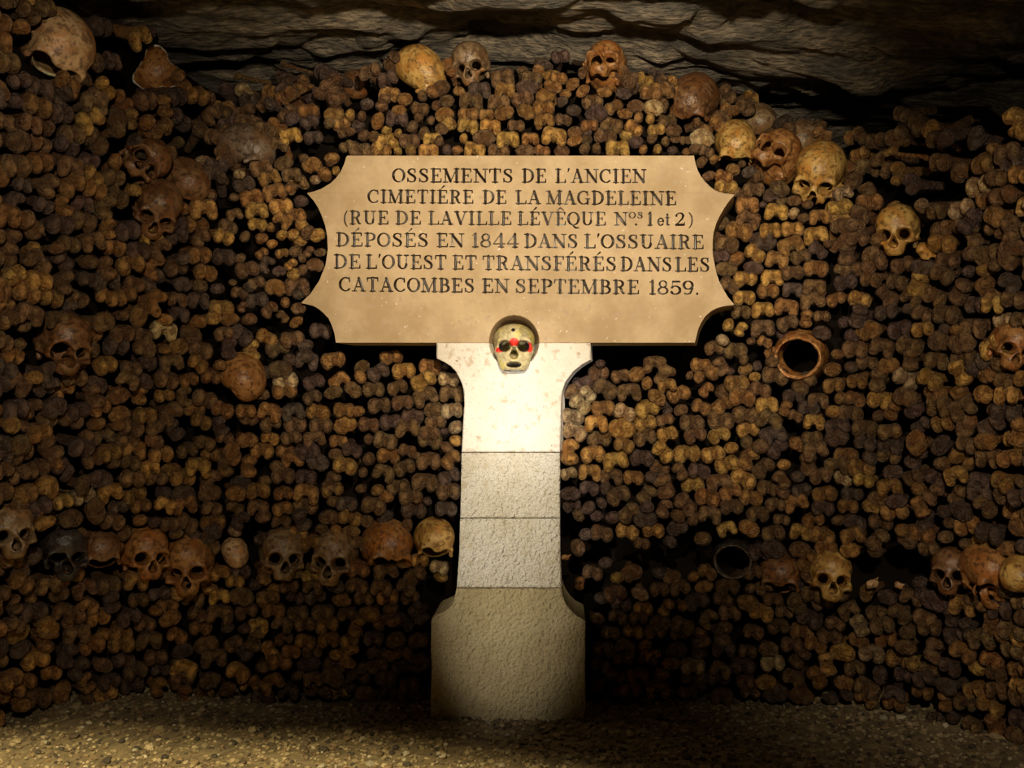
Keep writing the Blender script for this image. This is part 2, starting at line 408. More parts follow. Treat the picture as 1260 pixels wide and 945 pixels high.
G['B'] = (0.78, stem(.22) + ser(.18, HI, .13) + ser(.18, LO, .13) + ln(.22, HI, .38, HI, t_) + ln(.22, .52, .4, .52, t_) + ln(.22, LO, .4, LO, t_) + arc(.37, .742, .23, .222, -90, 90) + arc(.39, .278, .28, .243, -90, 90))
G['1'] = (0.46, stem(.25) + ser(.25, LO) + ln(.08, .86, .25, .96, .035))
G['8'] = (0.70, arc(.35, .74, .21, .225, 0, 360, n=22, thick=.07) + arc(.35, .275, .27, .24, 0, 360, n=22, thick=.075))
G['4'] = (0.78, ln(.5, .95, .06, .28, .04) + ln(.06, .27, .74, .27, t_) + stem(.53) + ser(.53, LO, .15))
G['5'] = (0.68, ln(.18, .92, .58, .92, .065) + ln(.17, .95, .14, .52, .038) + arc(.33, .32, .28, .285, 140, -150, n=22) + ln(.09, .14, .12, .2, .07))
G['9'] = (0.70, arc(.35, .68, .26, .285, 0, 360, n=22) + poly([(.61, .66, .085), (.59, .38, .08), (.48, .12, .06), (.3, .035, .042), (.15, .10, .06)]))
G['2'] = (0.70, poly([(.12, .74, .08), (.14, .86, .05), (.3, .965, .042), (.48, .92, .07), (.56, .75, .09), (.48, .52, .07), (.26, .25, .045), (.09, .07, .045)]) + ln(.1, .08, .6, .08, .085) + ln(.61, .08, .64, .28, .05, .03))
G['('] = (0.42, arc(.52, .42, .36, .66, 120, 240, n=14, thick=.06, thin=.025))
G[')'] = (0.42, arc(-.10, .42, .36, .66, -60, 60, n=14, thick=.06, thin=.025))
G["'"] = (0.20, ln(.12, 1.0, .07, .78, .075, .03))
G['.'] = (0.26, ln(.12, .085, .13, .085, .085))
G['e'] = (0.56, arc(.28, .3, .22, .27, 5, 320, thick=.075, n=20) + ln(.08, .32, .48, .32, .033))
G['t'] = (0.48, ln(.22, .86, .22, .12, .075) + ln(.04, .6, .42, .6, .033) + poly([(.22, .1, .07), (.3, .04, .045), (.42, .1, .03)]))
def small(g, s, dy): return (G[g][0] * s, [(a * s, b_ * s + dy, c_ * s, d * s + dy, e * s * 1.35, f * s * 1.35) for a, b_, c_, d, e, f in G[g][1]])
G['o'] = small('O', .47, .55); G['s'] = small('S', .47, .55)
def acc(g, pr): return (G[g][0], G[g][1] + pr)
G['É'] = acc('E', ln(.30, 1.12, .48, 1.30, .035, .065)); G['Ê'] = acc('E', ln(.14, 1.12, .36, 1.30, .04, .05) + ln(.36, 1.30, .58, 1.12, .05, .04))

# word, left px, right px on each line; baseline and cap top at both ends of the line
LINES = [
 (483, 795, 207.2, 224.4, 208.2, 225.2, [('OSSEMENTS', 483.2, 630.9), ('DE', 642.3, 672.0), ("L'ANCIEN", 683.4, 794.7)]),
 (452, 833, 233.4, 249.8, 235.4, 252.6, [('CIMETIÉRE', 452.8, 582.3), ('DE', 593.9, 622.9), ('LA', 634.3, 664.8), ('MAGDELEINE', 672.8, 831.8)]),
 (421, 856, 259.3, 276.0, 261.6, 278.0, [('(RUE', 421.5, 477.7), ('DE', 486.7, 517.7), ('LA', 527.2, 556.6), ('VILLE', 559.6, 629.1), ('LÉVÊQUE', 637.0, 745.3), ('N', 756.2, 772.0), ('os', 774.3, 790.5), ('.', 781.0, 784.5), ('1', 796.6, 802.9), ('et', 809.5, 824.5), ('2', 830.5, 843.0), (')', 846.7, 854.5)]),
 (413, 866, 286.2, 303.2, 289.2, 306.6, [('DÉPOSÉS', 413.7, 526.7), ('EN', 537.5, 570.5), ('1844', 580.6, 638.1), ('DANS', 645.3, 710.5), ("L'OSSUAIRE", 719.0, 865.7)]),
 (411, 873, 313.0, 330.4, 317.0, 334.6, [('DE', 410.9, 443.4), ("L'OUEST", 450.5, 549.1), ('ET', 557.1, 586.3), ('TRANSFÉRÉS', 593.9, 758.1), ('DANS', 763.8, 826.3), ('LES', 831.0, 873.0)]),
 (417, 860, 341.0, 358.4, 345.6, 363.0, [('CATACOMBES', 417.7, 583.4), ('EN', 593.3, 626.1), ('SEPTEMBRE', 634.3, 786.1), ('1859.', 798.5, 860.0)]),
]
def glyph_dist(PX, PY):
    """inside distance to the letter strokes, in px, with the line number"""
    best = np.full(PX.shape, -9.0); line = np.zeros(PX.shape, int); wi = 0
    for li, (xa, xb, ta, ba, tb, bb, words) in enumerate(LINES):
        for wd, x0, x1 in words:
            adv = [G[ch][0] for ch in wd]
            gap = 0.07
            tot = sum(adv) + gap * (len(wd) - 1)
            sx = (x1 - x0) / (tot - 0.06)
            x = x0 - 0.03 * sx
            for ch, a in zip(wd, adv):
                k = (x - xa) / (xb - xa); top = ta + (tb - ta) * k; bot = ba + (bb - ba) * k; sy = bot - top
                cx0, cx1, cy0, cy1 = x - 5, x + a * sx + 6, top - 8, bot + 6
                rsel = np.where((PY[:, 0] > cy0) & (PY[:, 0] < cy1))[0]
                if len(rsel):
                    r0, r1 = rsel[0], rsel[-1] + 1
                    sub = PX[r0:r1]
                    csel = np.where((sub.max(0) > cx0) & (sub.min(0) < cx1))[0]
                    c0, c1 = csel[0], csel[-1] + 1
                    qx, qy = PX[r0:r1, c0:c1], PY[r0:r1, c0:c1]
                    b_ = best[r0:r1, c0:c1]
                    for (ax, ay, bx, by, ra, rb) in G[ch][1]:
                        Ax, Ay, Bx, By = x + ax * sx, bot - ay * sy, x + bx * sx, bot - by * sy
                        dx, dy = Bx - Ax, By - Ay; L2 = dx * dx + dy * dy + 1e-9
                        tt = np.clip(((qx - Ax) * dx + (qy - Ay) * dy) / L2, 0, 1)
                        d = (ra + (rb - ra) * tt) * sy * 0.98 - np.sqrt((qx - Ax - tt * dx)**2 + (qy - Ay - tt * dy)**2)
                        np.maximum(b_, d, out=b_)
                    line[r0:r1, c0:c1] = np.where(b_ > 0, wi, line[r0:r1, c0:c1])
                x += (a + gap) * sx
            wi += 1
    return best, line

NICHE = (632.5, 420.5, 31.0)
def niche(PX, PY):
    d = np.sqrt((PX - NICHE[0])**2 + ((PY - NICHE[1]) * 0.95)**2)
    return 0.15 * np.clip((NICHE[2] - d) / 8.0, 0, 1)**.9

PL = [(427, 191.6), (426.2, 193), (423, 203), (419, 211.6), (413.5, 219), (406.8, 225.4), (395.8, 232), (387, 235.5), (378, 237.4), (378.2, 238.2), (386, 247), (391.5, 255.5), (395.8, 265), (400, 277), (402.6, 290), (403.4, 306.5), (400.7, 325.8), (393, 345), (382, 361.5), (371, 372), (371.2, 373), (384.8, 376), (392, 380), (398.5, 385.5), (404.5, 392), (408.5, 401), (411.5, 410), (413.2, 421)]
PR = [(854, 191.6), (854.6, 196), (856.5, 203.4), (859, 210.5), (862.5, 217), (867.5, 223.5), (873.5, 229.5), (880, 234.3), (887, 237.2), (903, 239.4), (903.2, 240.4), (897, 247.5), (891.4, 255.6), (886, 265), (881.8, 273.5), (878.5, 284), (876.8, 295.5), (876.8, 312), (881, 334), (885, 346), (890, 356), (896, 366), (903.2, 374.2), (903, 375.3), (890, 376.6), (881, 379.5), (874.9, 382.8), (867.5, 389.5), (862.5, 397.5), (859, 405.5), (857, 413.8), (854.2, 424.6)]
prow = np.unique(np.r_[np.arange(191.6, 205, 0.7), np.arange(205, 368, 0.36), np.arange(368, 388, .7), np.arange(388, 422.4, 0.8), [237.4, 238.2, 372, 373, 239.4, 240.4, 374.2, 375.3]])
store = {}
def plaque_depth(PX, PY):
    d, l = glyph_dist(PX, PY)
    store['d'], store['l'] = d, l
    dep = np.clip(d, 0, 2.2) / 2.2 * 0.0085
    dep = dep + niche(PX, PY)
    edge = 0.0009 * fbm(PX * 0.05, PY * 0.05, 0, 71, 4)
    return dep + edge
v, front, sides, back, PX, PY = scan_block(PL, PR, prow, 1330, plaque_depth, 0.16, back_shift=(0.026, 0, -0.004))
dd = store['d'].ravel(); ll = store['l'].ravel()
fin = dd[front].mean(1) > 0.0
plaque = link('plaque', None, None, on_plane(638, 422))
po = np.array(plaque.location); v = v - po
link('slab', mesh_np('slab', v, np.vstack([front[~fin], sides, back]), M_PLAQUE), plaque)
tag(plaque, 'tan stone plaque with concave corners and six engraved French lines on the pillar', 'plaque')
WORDS = [wd for ln_ in LINES for wd, _, _ in ln_[6]]
wl = ll[front].max(1)
for wi, wd in enumerate(WORDS):
    f = front[fin & (wl == wi)]
    u, inv = np.unique(f, return_inverse=True)
    p = link('inscription_word', mesh_np('inscription_word', v[u], inv.reshape(f.shape), M_INK), plaque)
    p['label'] = 'dark engraved lettering reading ' + wd
# --- the pillar under it
pillar = bpy.data.objects.new('stone_pillar', None); pillar['kind'] = 'thing'; COL.objects.link(pillar)
pillar.location = on_plane(625, 872)
tag(pillar, 'pale limestone pillar with flared top and base holding up the plaque', 'pillar')
PINV = Matrix.Translation(pillar.location).inverted()
def block(name, L, Rr, y0, y1, mat, relief, thick, label=None, dniche=False, shift=(0, 0, 0), step=1.0, off=0.0):
    rows = np.unique(np.r_[np.arange(y0, y1, step), y1])
    xs = (max(p[0] for p in Rr) - min(p[0] for p in L)) / step
    def dep(PX, PY):
        d = relief(PX, PY) - off
        L_, R_ = np.array(L, float), np.array(Rr, float)
        e = np.minimum.reduce([PX - np.interp(PY, L_[:, 1], L_[:, 0]), np.interp(PY, R_[:, 1], R_[:, 0]) - PX, PY - y0, y1 - PY])
        ch = 1.2 + 1.2 * fbm(PX * .12, PY * .12, 0, 83, 3)
        d = d + 0.004 * np.clip(1 - e / np.clip(ch, .3, 9), 0, 1)
        return d + (niche(PX, PY) if dniche else 0)
    v, fr, sd, bk, _, _ = scan_block(L, Rr, rows, int(xs) + 1, dep, thick, back_shift=shift)
    v = v - np.array(pillar.location)
    o = link(name, mesh_np(name, v, np.vstack([fr, sd, bk]), mat), pillar)
    if label: o['label'] = label
CL = [(537.2, 421.8), (537, 441.4), (546, 445.2), (553.8, 450), (560.5, 457), (565, 465), (568.5, 473), (570.6, 482), (571.3, 496), (569.6, 524), (568, 556)]
CR = [(726.8, 421.8), (726.8, 442.8), (719, 447), (712, 452), (705.5, 457.5), (700.5, 463.5), (696, 470), (692.9, 478.6), (691, 487), (690.6, 496), (690, 524), (689, 556)]
smooth_rel = lambda PX, PY: 0.0015 * fbm(PX * .06, PY * .06, 0, 91, 4) + 0.0012 * np.clip(fbm(PX * .25, PY * .25, 0, 92, 3) - .15, 0, 1) * 4 * np.clip((PY - 450) / 60, 0, 1)
def peck(m):
    def f(PX, PY):
        a = fbm(PX * .30 + PY * .1, PY * .17, 0, 95, 3)
        return 0.0035 * a * m + 0.002 * fbm(PX * .05, PY * .05, 0, 96, 3)
    return f
block('capital', CL, CR, 421.8, 556, M_CAPITAL, smooth_rel, 0.22, 'whitest block with rounded shoulders', True, (0.012, 0, 0))
block('pillar_block', [(568, 557.2), (566.3, 637)], [(689, 557.2), (689, 637)], 557.2, 637, M_SHAFT, peck(.8), 0.2)
block('pillar_block', [(566, 638.2), (565, 680), (561.8, 723)], [(689, 638.2), (689.3, 690), (691, 723)], 638.2, 723, M_SHAFT, peck(1.), 0.2)
BL = [(561.7, 724.3), (558, 740), (553.5, 747), (548, 751.7), (541, 755), (535, 757.2), (532, 760), (530.7, 764), (530, 800), (531, 820), (529, 892)]
BR = [(690.5, 724.3), (693, 735), (696.7, 743), (702, 750.5), (708, 756.7), (714.5, 760.3), (719.5, 763), (720.3, 766), (720, 815), (721, 892)]
block('pillar_base', BL, BR, 724.3, 892, M_BASE, peck(.75), 0.22, 'wider yellowish stained foot of the pillar')

# ------------------------------------------------------------------ skulls
def skull_sdf(kind, seed):
    def f(X, Y, Z):
        if kind == 'set': Z = np.where(Z > -.5, -.5 + (Z + .5) / .74, Z)
        n = fbm(X * .35, Y * .35, Z * .35, seed, 3)
        cr = ell(X, Y, Z, (0, 1.2, 2.2), (7.0, 8.9, 6.9))
        cr = smin(cr, ell(X, Y, Z, (0, -3.2, 2.0), (5.7, 5.3, 5.3)), 2.0)
        cr = smin(cr, ell(X, Y, Z, (0, 4.5, 0.0), (6.2, 5.6, 5.2)), 2.0)
        for s in (-1, 1):                                            # pinched temples
            cr = smax(cr, -ell(X, Y, Z, (s * 7.9, -5.2, -0.6), (2.1, 3.4, 3.6)), 1.2)
        d = cr
        whole = kind in ('face', 'jawless', 'battered', 'set')
        if kind != 'dome' and kind != 'bowl' and kind != 'open':
            d = smin(d, cap(X, Y, Z, (-4.4, -6.7, -0.5), (4.4, -6.7, -0.5), 1.15), 1.4)   # brow ridge
            for s in (-1, 1):
                d = smin(d, cap(X, Y, Z, (s * 4.4, -6.7, -0.5), (s * 5.4, -5.0, -2.6), .75), .9)
        if whole:
            mx = ell(X, Y, Z, (0, -5.4, -5.2), (3.7, 3.6, 4.6))
            if kind == 'set': mx = ell(X, Y, Z, (0, -4.6, -5.6), (5.6, 3.6, 6.2))
            mx = smax(mx, -(Z + (10.2 if kind == 'set' else 9.0) + 0.45 * n * 2), .5)
            d = smin(d, mx, 1.6)
            for s in (-1, 1):
                d = smin(d, ell(X, Y, Z, (s * 4.7, -5.6, -4.1), (1.7, 1.7, 1.25)), 1.2)
                d = smin(d, cap(X, Y, Z, (s * 5.6, -4.8, -3.9), (s * 6.7, .8, -3.0), .5), .5)
                d = smin(d, cap(X, Y, Z, (s * 5.2, 2.5, -2), (s * 5.3, 1.6, -5.2), 1.3, .8), 1.0)     # mastoid
            d = smin(d, cap(X, Y, Z, (0, -7.7, -1.2), (0, -8.7, -3.2), .75, .6), .7)                  # nasal bones
            if kind == 'set': d = smax(d, -ell(X, Y, Z, (0, -7.0, -8.5), (2.5, 8.0, .95)), .3)         # the mouth
            else: d = smax(d, -ell(X, Y, Z, (0, -2.0, -8.0), (2.6, 4.2, 2.2)), .6)                    # palate
            for s in (-1, 1) if kind != 'set' else ():                                                # hollow under the cheek
                d = smax(d, -ell(X, Y, Z, (s * 5.0, -5.2, -7.2), (1.9, 2.6, 2.3)), .7)
        if kind in ('face', 'jawless', 'battered', 'broken', 'set'):
            for s in (-1, 1):
                orb = ell(X, Y, Z, (s * 3.25, -8.0, -2.3), (2.3, 3.4, 2.0))
                orb = smin(orb, cap(X, Y, Z, (s * 3.0, -6.5, -2.2), (s * 2.4, 0, -1.2), 1.6, 1.45), .5)
                d = smax(d, -orb, .35)
            if whole:
                na = smin(ell(X, Y, Z, (0, -8.0, -5.4), (1.45, 4.6, 1.4)), ell(X, Y, Z, (0, -8.2, -4.2), (.9, 3.6, 1.4)), .5)
                na = smin(na, cap(X, Y, Z, (0, -6.5, -5.0), (0, 0, -2.5), 1.2, 1.2), .4)
                d = smax(d, -na, .25)
        if whole: d = smax(d, -ell(X, Y, Z, (0, 1.2, 2.2), (6.0, 7.6, 5.8)), .2)
        if kind == 'jawless':
            d = smax(d, -(Z + 6.6 + 1.3 * n), .3)
        inner = ell(X, Y, Z, (0, 1.2, 2.2), (6.35, 8.2, 6.2))
        if kind == 'battered':
            d = smax(d, -ell(X, Y, Z, (-2.8, -7.6, -3.2), (3.3 + n, 4.2, 3.0 + n)), .3)
            d = smax(d, -smax(inner, Y + 1, .3), .2)
        if kind == 'broken':
            d = smax(d, -smin(inner, ell(X, Y, Z, (0, -5, -5), (4.2, 5, 4)), 1), .2)
            cut = ell(X, Y, Z, (0.3, -6.5, -5.2), (5.6 + 1.6 * n, 6.5, 4.2 + 2.0 * n))
            d = smax(d, -cut, .25)
        if kind == 'open':
            d = smax(d, -inner, .2)
            d = smax(d, -ell(X, Y, Z, (-.9, -7.6, 1.8), (6.3 + .7 * n, 6.5, 5.5 + .9 * n)), .2)
            d = smax(d, -cap(X, Y, Z, (-.3, 0, 1.8), (-.3, 16, 1.8), 4.8), .3)
        if kind == 'dome':
            d = smax(d, -(Z + 2.6 + 1.8 * n), .5)
        if kind == 'bowl':
            d = smax(d, -inner, .2)
            edge = 4.9 + 1.7 * np.sin(3 * np.arctan2(Z - 2, X) + seed) * .6 + 1.2 * n
            d = smax(d, np.sqrt(X**2 + (Z - 2)**2) - edge, .15)
            d = smax(d, -(Y - 3.0), .2)
        return d + 0.22 * n * .6 + 0.05 * fbm(X * 1.5, Y * 1.5, Z * 1.5, seed + 9, 2)
    return f
SK = {}
def skull_mesh(kind, seed):
    if (kind, seed) in SK: return SK[(kind, seed)]
    v, f = surface_net(skull_sdf(kind, seed), (-8.2, -10.4, -10.2), (8.2, 11.2, 10.0), 0.30)
    v = relax(v, f, 1) * 0.0102                                       # to metres, 14.3 cm wide
    c = v[f].mean(1) / 0.0102
    jaw = (c[:, 1] < -2.4) & (c[:, 2] < -2.6) if kind in ('face', 'battered', 'jawless', 'set') else np.zeros(len(f), bool)
    rim = np.zeros(len(f), bool)
    cx, cy, cz_ = c.T; nn = fbm(cx * .35, cy * .35, cz_ * .35, seed, 3)
    if kind == 'open': rim = (np.abs(ell(cx, cy, cz_, (-.9, -7.6, 1.8), (6.3 + .7 * nn, 6.5, 5.5 + .9 * nn))) < .22) & (cy < 0)
    if kind == 'broken': rim = (np.abs(ell(cx, cy, cz_, (0.3, -6.5, -5.2), (5.6 + 1.6 * nn, 6.5, 4.2 + 2.0 * nn))) < .22) & (cy < 1)
    if kind == 'bowl': rim = np.sqrt(cx**2 + (cz_ - 2)**2) > 4.9 + 1.7 * np.sin(3 * np.arctan2(cz_ - 2, cx) + seed) * .6 + 1.2 * nn - .28
    out = []
    for sel, nm in ((~jaw & ~rim, 'braincase'), (jaw, 'facial_bones'), (rim & ~jaw, 'broken_edge')):
        if sel.sum() == 0: out.append(None); continue
        u, inv = np.unique(f[sel], return_inverse=True)
        out.append(mesh_np(nm, v[u], inv.reshape(-1, 4), M_SKULL))
    SK[(kind, seed)] = out
    return out
TINT = {'gold': (0.64, 0.40, 0.12), 'pale': (0.50, 0.37, 0.20), 'orange': (0.42, 0.205, 0.068), 'brown': (0.24, 0.125, 0.055), 'grey': (0.20, 0.145, 0.10), 'dark': (0.055, 0.045, 0.04), 'greybrown': (0.32, 0.22, 0.12), 'black': (0.02, 0.018, 0.018), 'tan': (0.70, 0.46, 0.24)}
SKULLS = []
def place_skull(name, px, py, wpx, kind, seed, yaw, pitch, roll, tint, label, back=0.03, cat='skull', group=None, pos=None):
    """yaw turns the face to the viewer's right, pitch nods it down, roll tips it clockwise"""
    P, n, rc = at_pixel(px, py)
    y = P[1] + back + 0.045
    if pos is not None: y = pos
    P = np.array([(px - 630) / FPX * y, y, CAMZ - (py - 472.5) / FPX * y])
    sc = wpx / FPX * y / 0.143
    parts = skull_mesh(kind, seed)
    solo = sum(p is not None for p in parts) == 1
    o = link(name, parts[0] if solo else None)
    if kind in ('face', 'battered', 'jawless', 'set'): pitch -= 7
    yaw = yaw - math.degrees(math.atan2(P[0], P[1])); pitch = pitch + math.degrees(math.atan2(P[2] - CAMZ, P[1]))
    M = Matrix.Rotation(R(yaw), 4, 'Z') @ Matrix.Rotation(R(roll), 4, 'Y') @ Matrix.Rotation(R(pitch), 4, 'X')
    cen = Vector((0, 0, -0.008 if kind in ('face', 'battered', 'jawless', 'set') else 0.02)) * sc
    o.matrix_world = Matrix.Translation(Vector(P) - M @ cen) @ M @ Matrix.Scale(sc, 4)
    o.color = (*TINT[tint], 1)
    if not solo:
        for p, nm in zip(parts, ('braincase', 'facial_bones', 'broken_edge')):
            if p is None: continue
            q = link(nm, p, o); q.color = o.color
            if nm == 'broken_edge':
                t3 = TINT[tint] if kind != 'bowl' else (.5, .45, .38); q.color = (*(min(.75, x * 1.5 + .10 * k_) for x, k_ in zip(t3, (1, .8, .5))), 1)
                q['label'] = 'paler broken bone edge'
    tag(o, label, cat, group)
    SKULLS.append((px, py, wpx * 0.5))
    return o
S = place_skull
# top of the wall, left to right
S('skull', 73, 55, 84, 'broken', 1, 25, 12, 22, 'tan', 'large golden skull with a broken face at the top left corner', 0.06)
S('skull_fragment', 191, 85, 76, 'bowl', 2, 0, -2, 15, 'orange', 'concave piece of skull with a pale rim lying under the ceiling at left', 0.0, 'skull')
S('skull', 175, 200, 52, 'battered', 3, 25, 0, 60, 'brown', 'dim brown skull lying on its side above the left wall skull pair', 0.02)
S('skull', 193, 258, 54, 'face', 4, 12, 22, 18, 'brown', 'reddish brown skull tipped down in the left wall beside a dark dome', 0.0)
S('skull', 228, 224, 58, 'dome', 5, 30, 10, 10, 'brown', 'dark smooth skull dome above the left wall, orange at its lower right', 0.03)
S('skull', 307, 183, 56, 'broken', 6, 60, 15, 10, 'grey', 'grey skull dome with a broken right side, up and left of the plaque', 0.02)
S('skull', 437, 106, 38, 'dome', 7, 0, 10, 0, 'brown', 'small dim orange dome on the top ridge left of the golden one', 0.25)
S('skull', 521, 88, 52, 'broken', 8, 60, 30, -10, 'gold', 'golden rounded skull at the left end of the ridge above the plaque', 0.04)
S('skull', 580, 83, 46, 'face', 9, -14, -6, -10, 'greybrown', 'greyish skull facing forward on the ridge above the plaque', 0.04)
S('skull', 708, 70, 30, 'dome', 10, 20, 0, 0, 'dark', 'small dark skull piece at the back of the ridge', 0.12)
S('skull', 744, 86, 50, 'battered', 11, -12, -38, 8, 'orange', 'rusty orange skull with broken face at the right end of the ridge', 0.05)
S('skull', 852, 122, 58, 'broken', 12, -20, 18, 4, 'brown', 'brown skull dome with dark sockets beneath, above the plaque right corner', 0.06)
S('skull', 934, 149, 42, 'dome', 13, 15, 12, 5, 'greybrown', 'grey rough skull dome highest on the right hand slope', 0.10)
S('skull', 905, 175, 50, 'broken', 14, 10, 20, 5, 'gold', 'low ochre skull cap just right of the plaque top corner', 0.04)
S('skull', 952, 197, 56, 'battered', 15, -25, -48, 35, 'orange', 'orange skull tipped over to show its hollow broken underside', 0.04)
S('skull', 988, 173, 50, 'dome', 16, -10, 0, 12, 'greybrown', 'speckled greyish dome behind the tipped orange skull', 0.11)
S('skull', 1008, 217, 60, 'jawless', 17, -6, 20, 10, 'gold', 'golden skull dome with square dark sockets on the right slope', 0.02)
S('skull', 1104, 287, 52, 'face', 18, -8, -2, 0, 'gold', 'golden skull facing out of the right hand wall on its own', 0.02)
S('skull', 1244, 428, 50, 'face', 19, 22, 6, 22, 'orange', 'ochre skull tilted in the wall at the right picture edge', 0.01)
S('skull', 985, 438, 66, 'open', 20, -6, 4, -18, 'orange', 'hollow skull shell with a round opening in the right wall', 0.01)
S('skull', 298, 465, 58, 'dome', 21, 35, 30, 40, 'orange', 'bare brown skull cap in the wall below the plaque lower left corner', -0.01)
S('skull', 77, 426, 60, 'battered', 22, 22, 8, 10, 'brown', 'dim skull with large broken sockets in the left wall', 0.0)
# the row along the left of the pillar
S('skull', 10, 655, 58, 'face', 23, 15, 5, 0, 'greybrown', 'skull cut by the left picture edge at the start of the row', 0.0)
S('skull_fragment', 36, 671, 34, 'bowl', 24, 35, -8, 60, 'tan', 'pale tan skull piece leaning by the leftmost skull of the row', -0.03)
S('skull', 79, 680, 56, 'battered', 25, 8, 12, 0, 'dark', 'blackened shiny skull, darkest of the left row', 0.02)
S('skull', 124, 675, 50, 'broken', 26, 6, 10, 0, 'brown', 'broken brown skull between the blackened one and the reddish one', 0.03)
S('skull', 178, 683, 54, 'face', 27, 18, 6, 6, 'orange', 'reddish brown skull, second to the left of the small pink fragment', 0.0)
S('skull', 234, 695, 58, 'face', 28, -10, 16, -4, 'orange', 'orange-browed skull nodding down just left of the pink fragment', 0.0)
S('skull_fragment', 290, 681, 31, 'dome', 29, 20, 60, 0, 'tan', 'small pinkish skull fragment standing in a gap of the left row', 0.0)
S('skull', 347, 685, 54, 'face', 30, 8, 2, 6, 'greybrown', 'grey-brown skull with clear sockets right of the pink fragment', 0.0)
S('skull', 412, 688, 55, 'face', 31, -14, 6, 2, 'greybrown', 'grey-brown skull facing left beside the orange dome', 0.0)
S('skull', 477, 670, 62, 'broken', 32, 14, 12, 8, 'orange', 'shiny orange skull dome in the row second from the pillar', 0.0)
S('skull', 535, 662, 50, 'broken', 33, 10, 10, 8, 'gold', 'yellow skull cap without a face next to the pillar', 0.0)
# the row along the right of the pillar
S('skull', 903, 690, 54, 'open', 34, 0, 4, 0, 'dark', 'dark hollow skull with a thin lit rim, first of the right row', 0.02)
S('skull', 961, 704, 54, 'broken', 35, -4, 8, 0, 'brown', 'brown skull with a broken face next to the golden one', 0.02)
S('skull', 1021, 711, 52, 'face', 36, 8, 2, 6, 'gold', 'golden skull with dark sockets, brightest of the right row', -0.01)
S('skull', 1170, 706, 48, 'face', 37, -8, 2, 0, 'brown', 'brown skull facing forward in the right row beside an orange dome', 0.0)
S('skull', 1214, 708, 56, 'battered', 38, 25, 30, 0, 'orange', 'orange-domed skull turned to the right in the right row', 0.0)
S('skull', 1256, 708, 50, 'dome', 39, -10, 14, 0, 'gold', 'ochre skull dome cut by the right picture edge', -0.01)
# the skull set into the pillar head
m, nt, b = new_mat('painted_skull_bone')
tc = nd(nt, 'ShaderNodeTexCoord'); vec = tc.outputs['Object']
_, f1 = noise_ramp(nt, vec, 60, 4, 0.40, 0.66); _, f2 = noise_ramp(nt, vec, 22, 3, 0.5, 0.62)
c = mix(nt, f1, (0.62, 0.53, 0.29), (0.36, 0.29, 0.15)); c = mix(nt, f2, c, (0.62, 0.52, 0.16))
def blob(cx, cy, cz, rx, ry, rz):
    mp = nd(nt, 'ShaderNodeMapping'); nt.links.new(vec, mp.inputs[0]); mp.vector_type = 'TEXTURE'
    mp.inputs['Location'].default_value = (cx, cy, cz); mp.inputs['Scale'].default_value = (rx, ry, rz)
    g = nd(nt, 'ShaderNodeVectorMath', operation='LENGTH'); nt.links.new(mp.outputs[0], g.inputs[0])
    q = nd(nt, 'ShaderNodeMath', operation='LESS_THAN'); nt.links.new(g.outputs['Value'], q.inputs[0]); q.inputs[1].default_value = 1
    return q.outputs[0]
for a in ((0, -.085, -.012, .017, .05, .014), (-.050, -.06, -.036, .013, .05, .010), (.053, -.06, -.028, .010, .05, .018)):
    c = mix(nt, blob(*a), c, (0.75, 0.035, 0.02))
c = mix(nt, blob(-.003, -.09, .030, .0065, .05, .0065), c, (0.012, 0.01, 0.01))
wv = nd(nt, 'ShaderNodeTexWave'); wv.inputs['Scale'].default_value = 75; wv.bands_direction = 'DIAGONAL'; nt.links.new(vec, wv.inputs[0])
lt = nd(nt, 'ShaderNodeMath', operation='LESS_THAN'); nt.links.new(wv.outputs['Fac'], lt.inputs[0]); lt.inputs[1].default_value = 0.3
mu = nd(nt, 'ShaderNodeMath', operation='MULTIPLY'); nt.links.new(lt.outputs[0], mu.inputs[0]); nt.links.new(blob(.038, -.07, .030, .022, .06, .022), mu.inputs[1])
c = mix(nt, mu.outputs[0], c, (0.08, 0.07, 0.05))
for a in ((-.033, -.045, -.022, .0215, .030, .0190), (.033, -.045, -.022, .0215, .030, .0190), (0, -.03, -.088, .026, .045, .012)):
    c = mix(nt, blob(*a), c, (0.022, 0.020, 0.026))                  # shade inside the sockets and mouth, put into the colour as near-black
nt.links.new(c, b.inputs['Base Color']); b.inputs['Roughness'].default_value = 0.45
_, f3 = noise_ramp(nt, vec, 120, 3, .3, .7); bump(nt, b, f3, .4, .003)
PS = float(on_plane(632, 422)[1])
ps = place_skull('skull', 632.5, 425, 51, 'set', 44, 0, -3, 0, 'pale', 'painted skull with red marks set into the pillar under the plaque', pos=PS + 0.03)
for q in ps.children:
    q.data = q.data.copy(); q.data.materials[0] = m
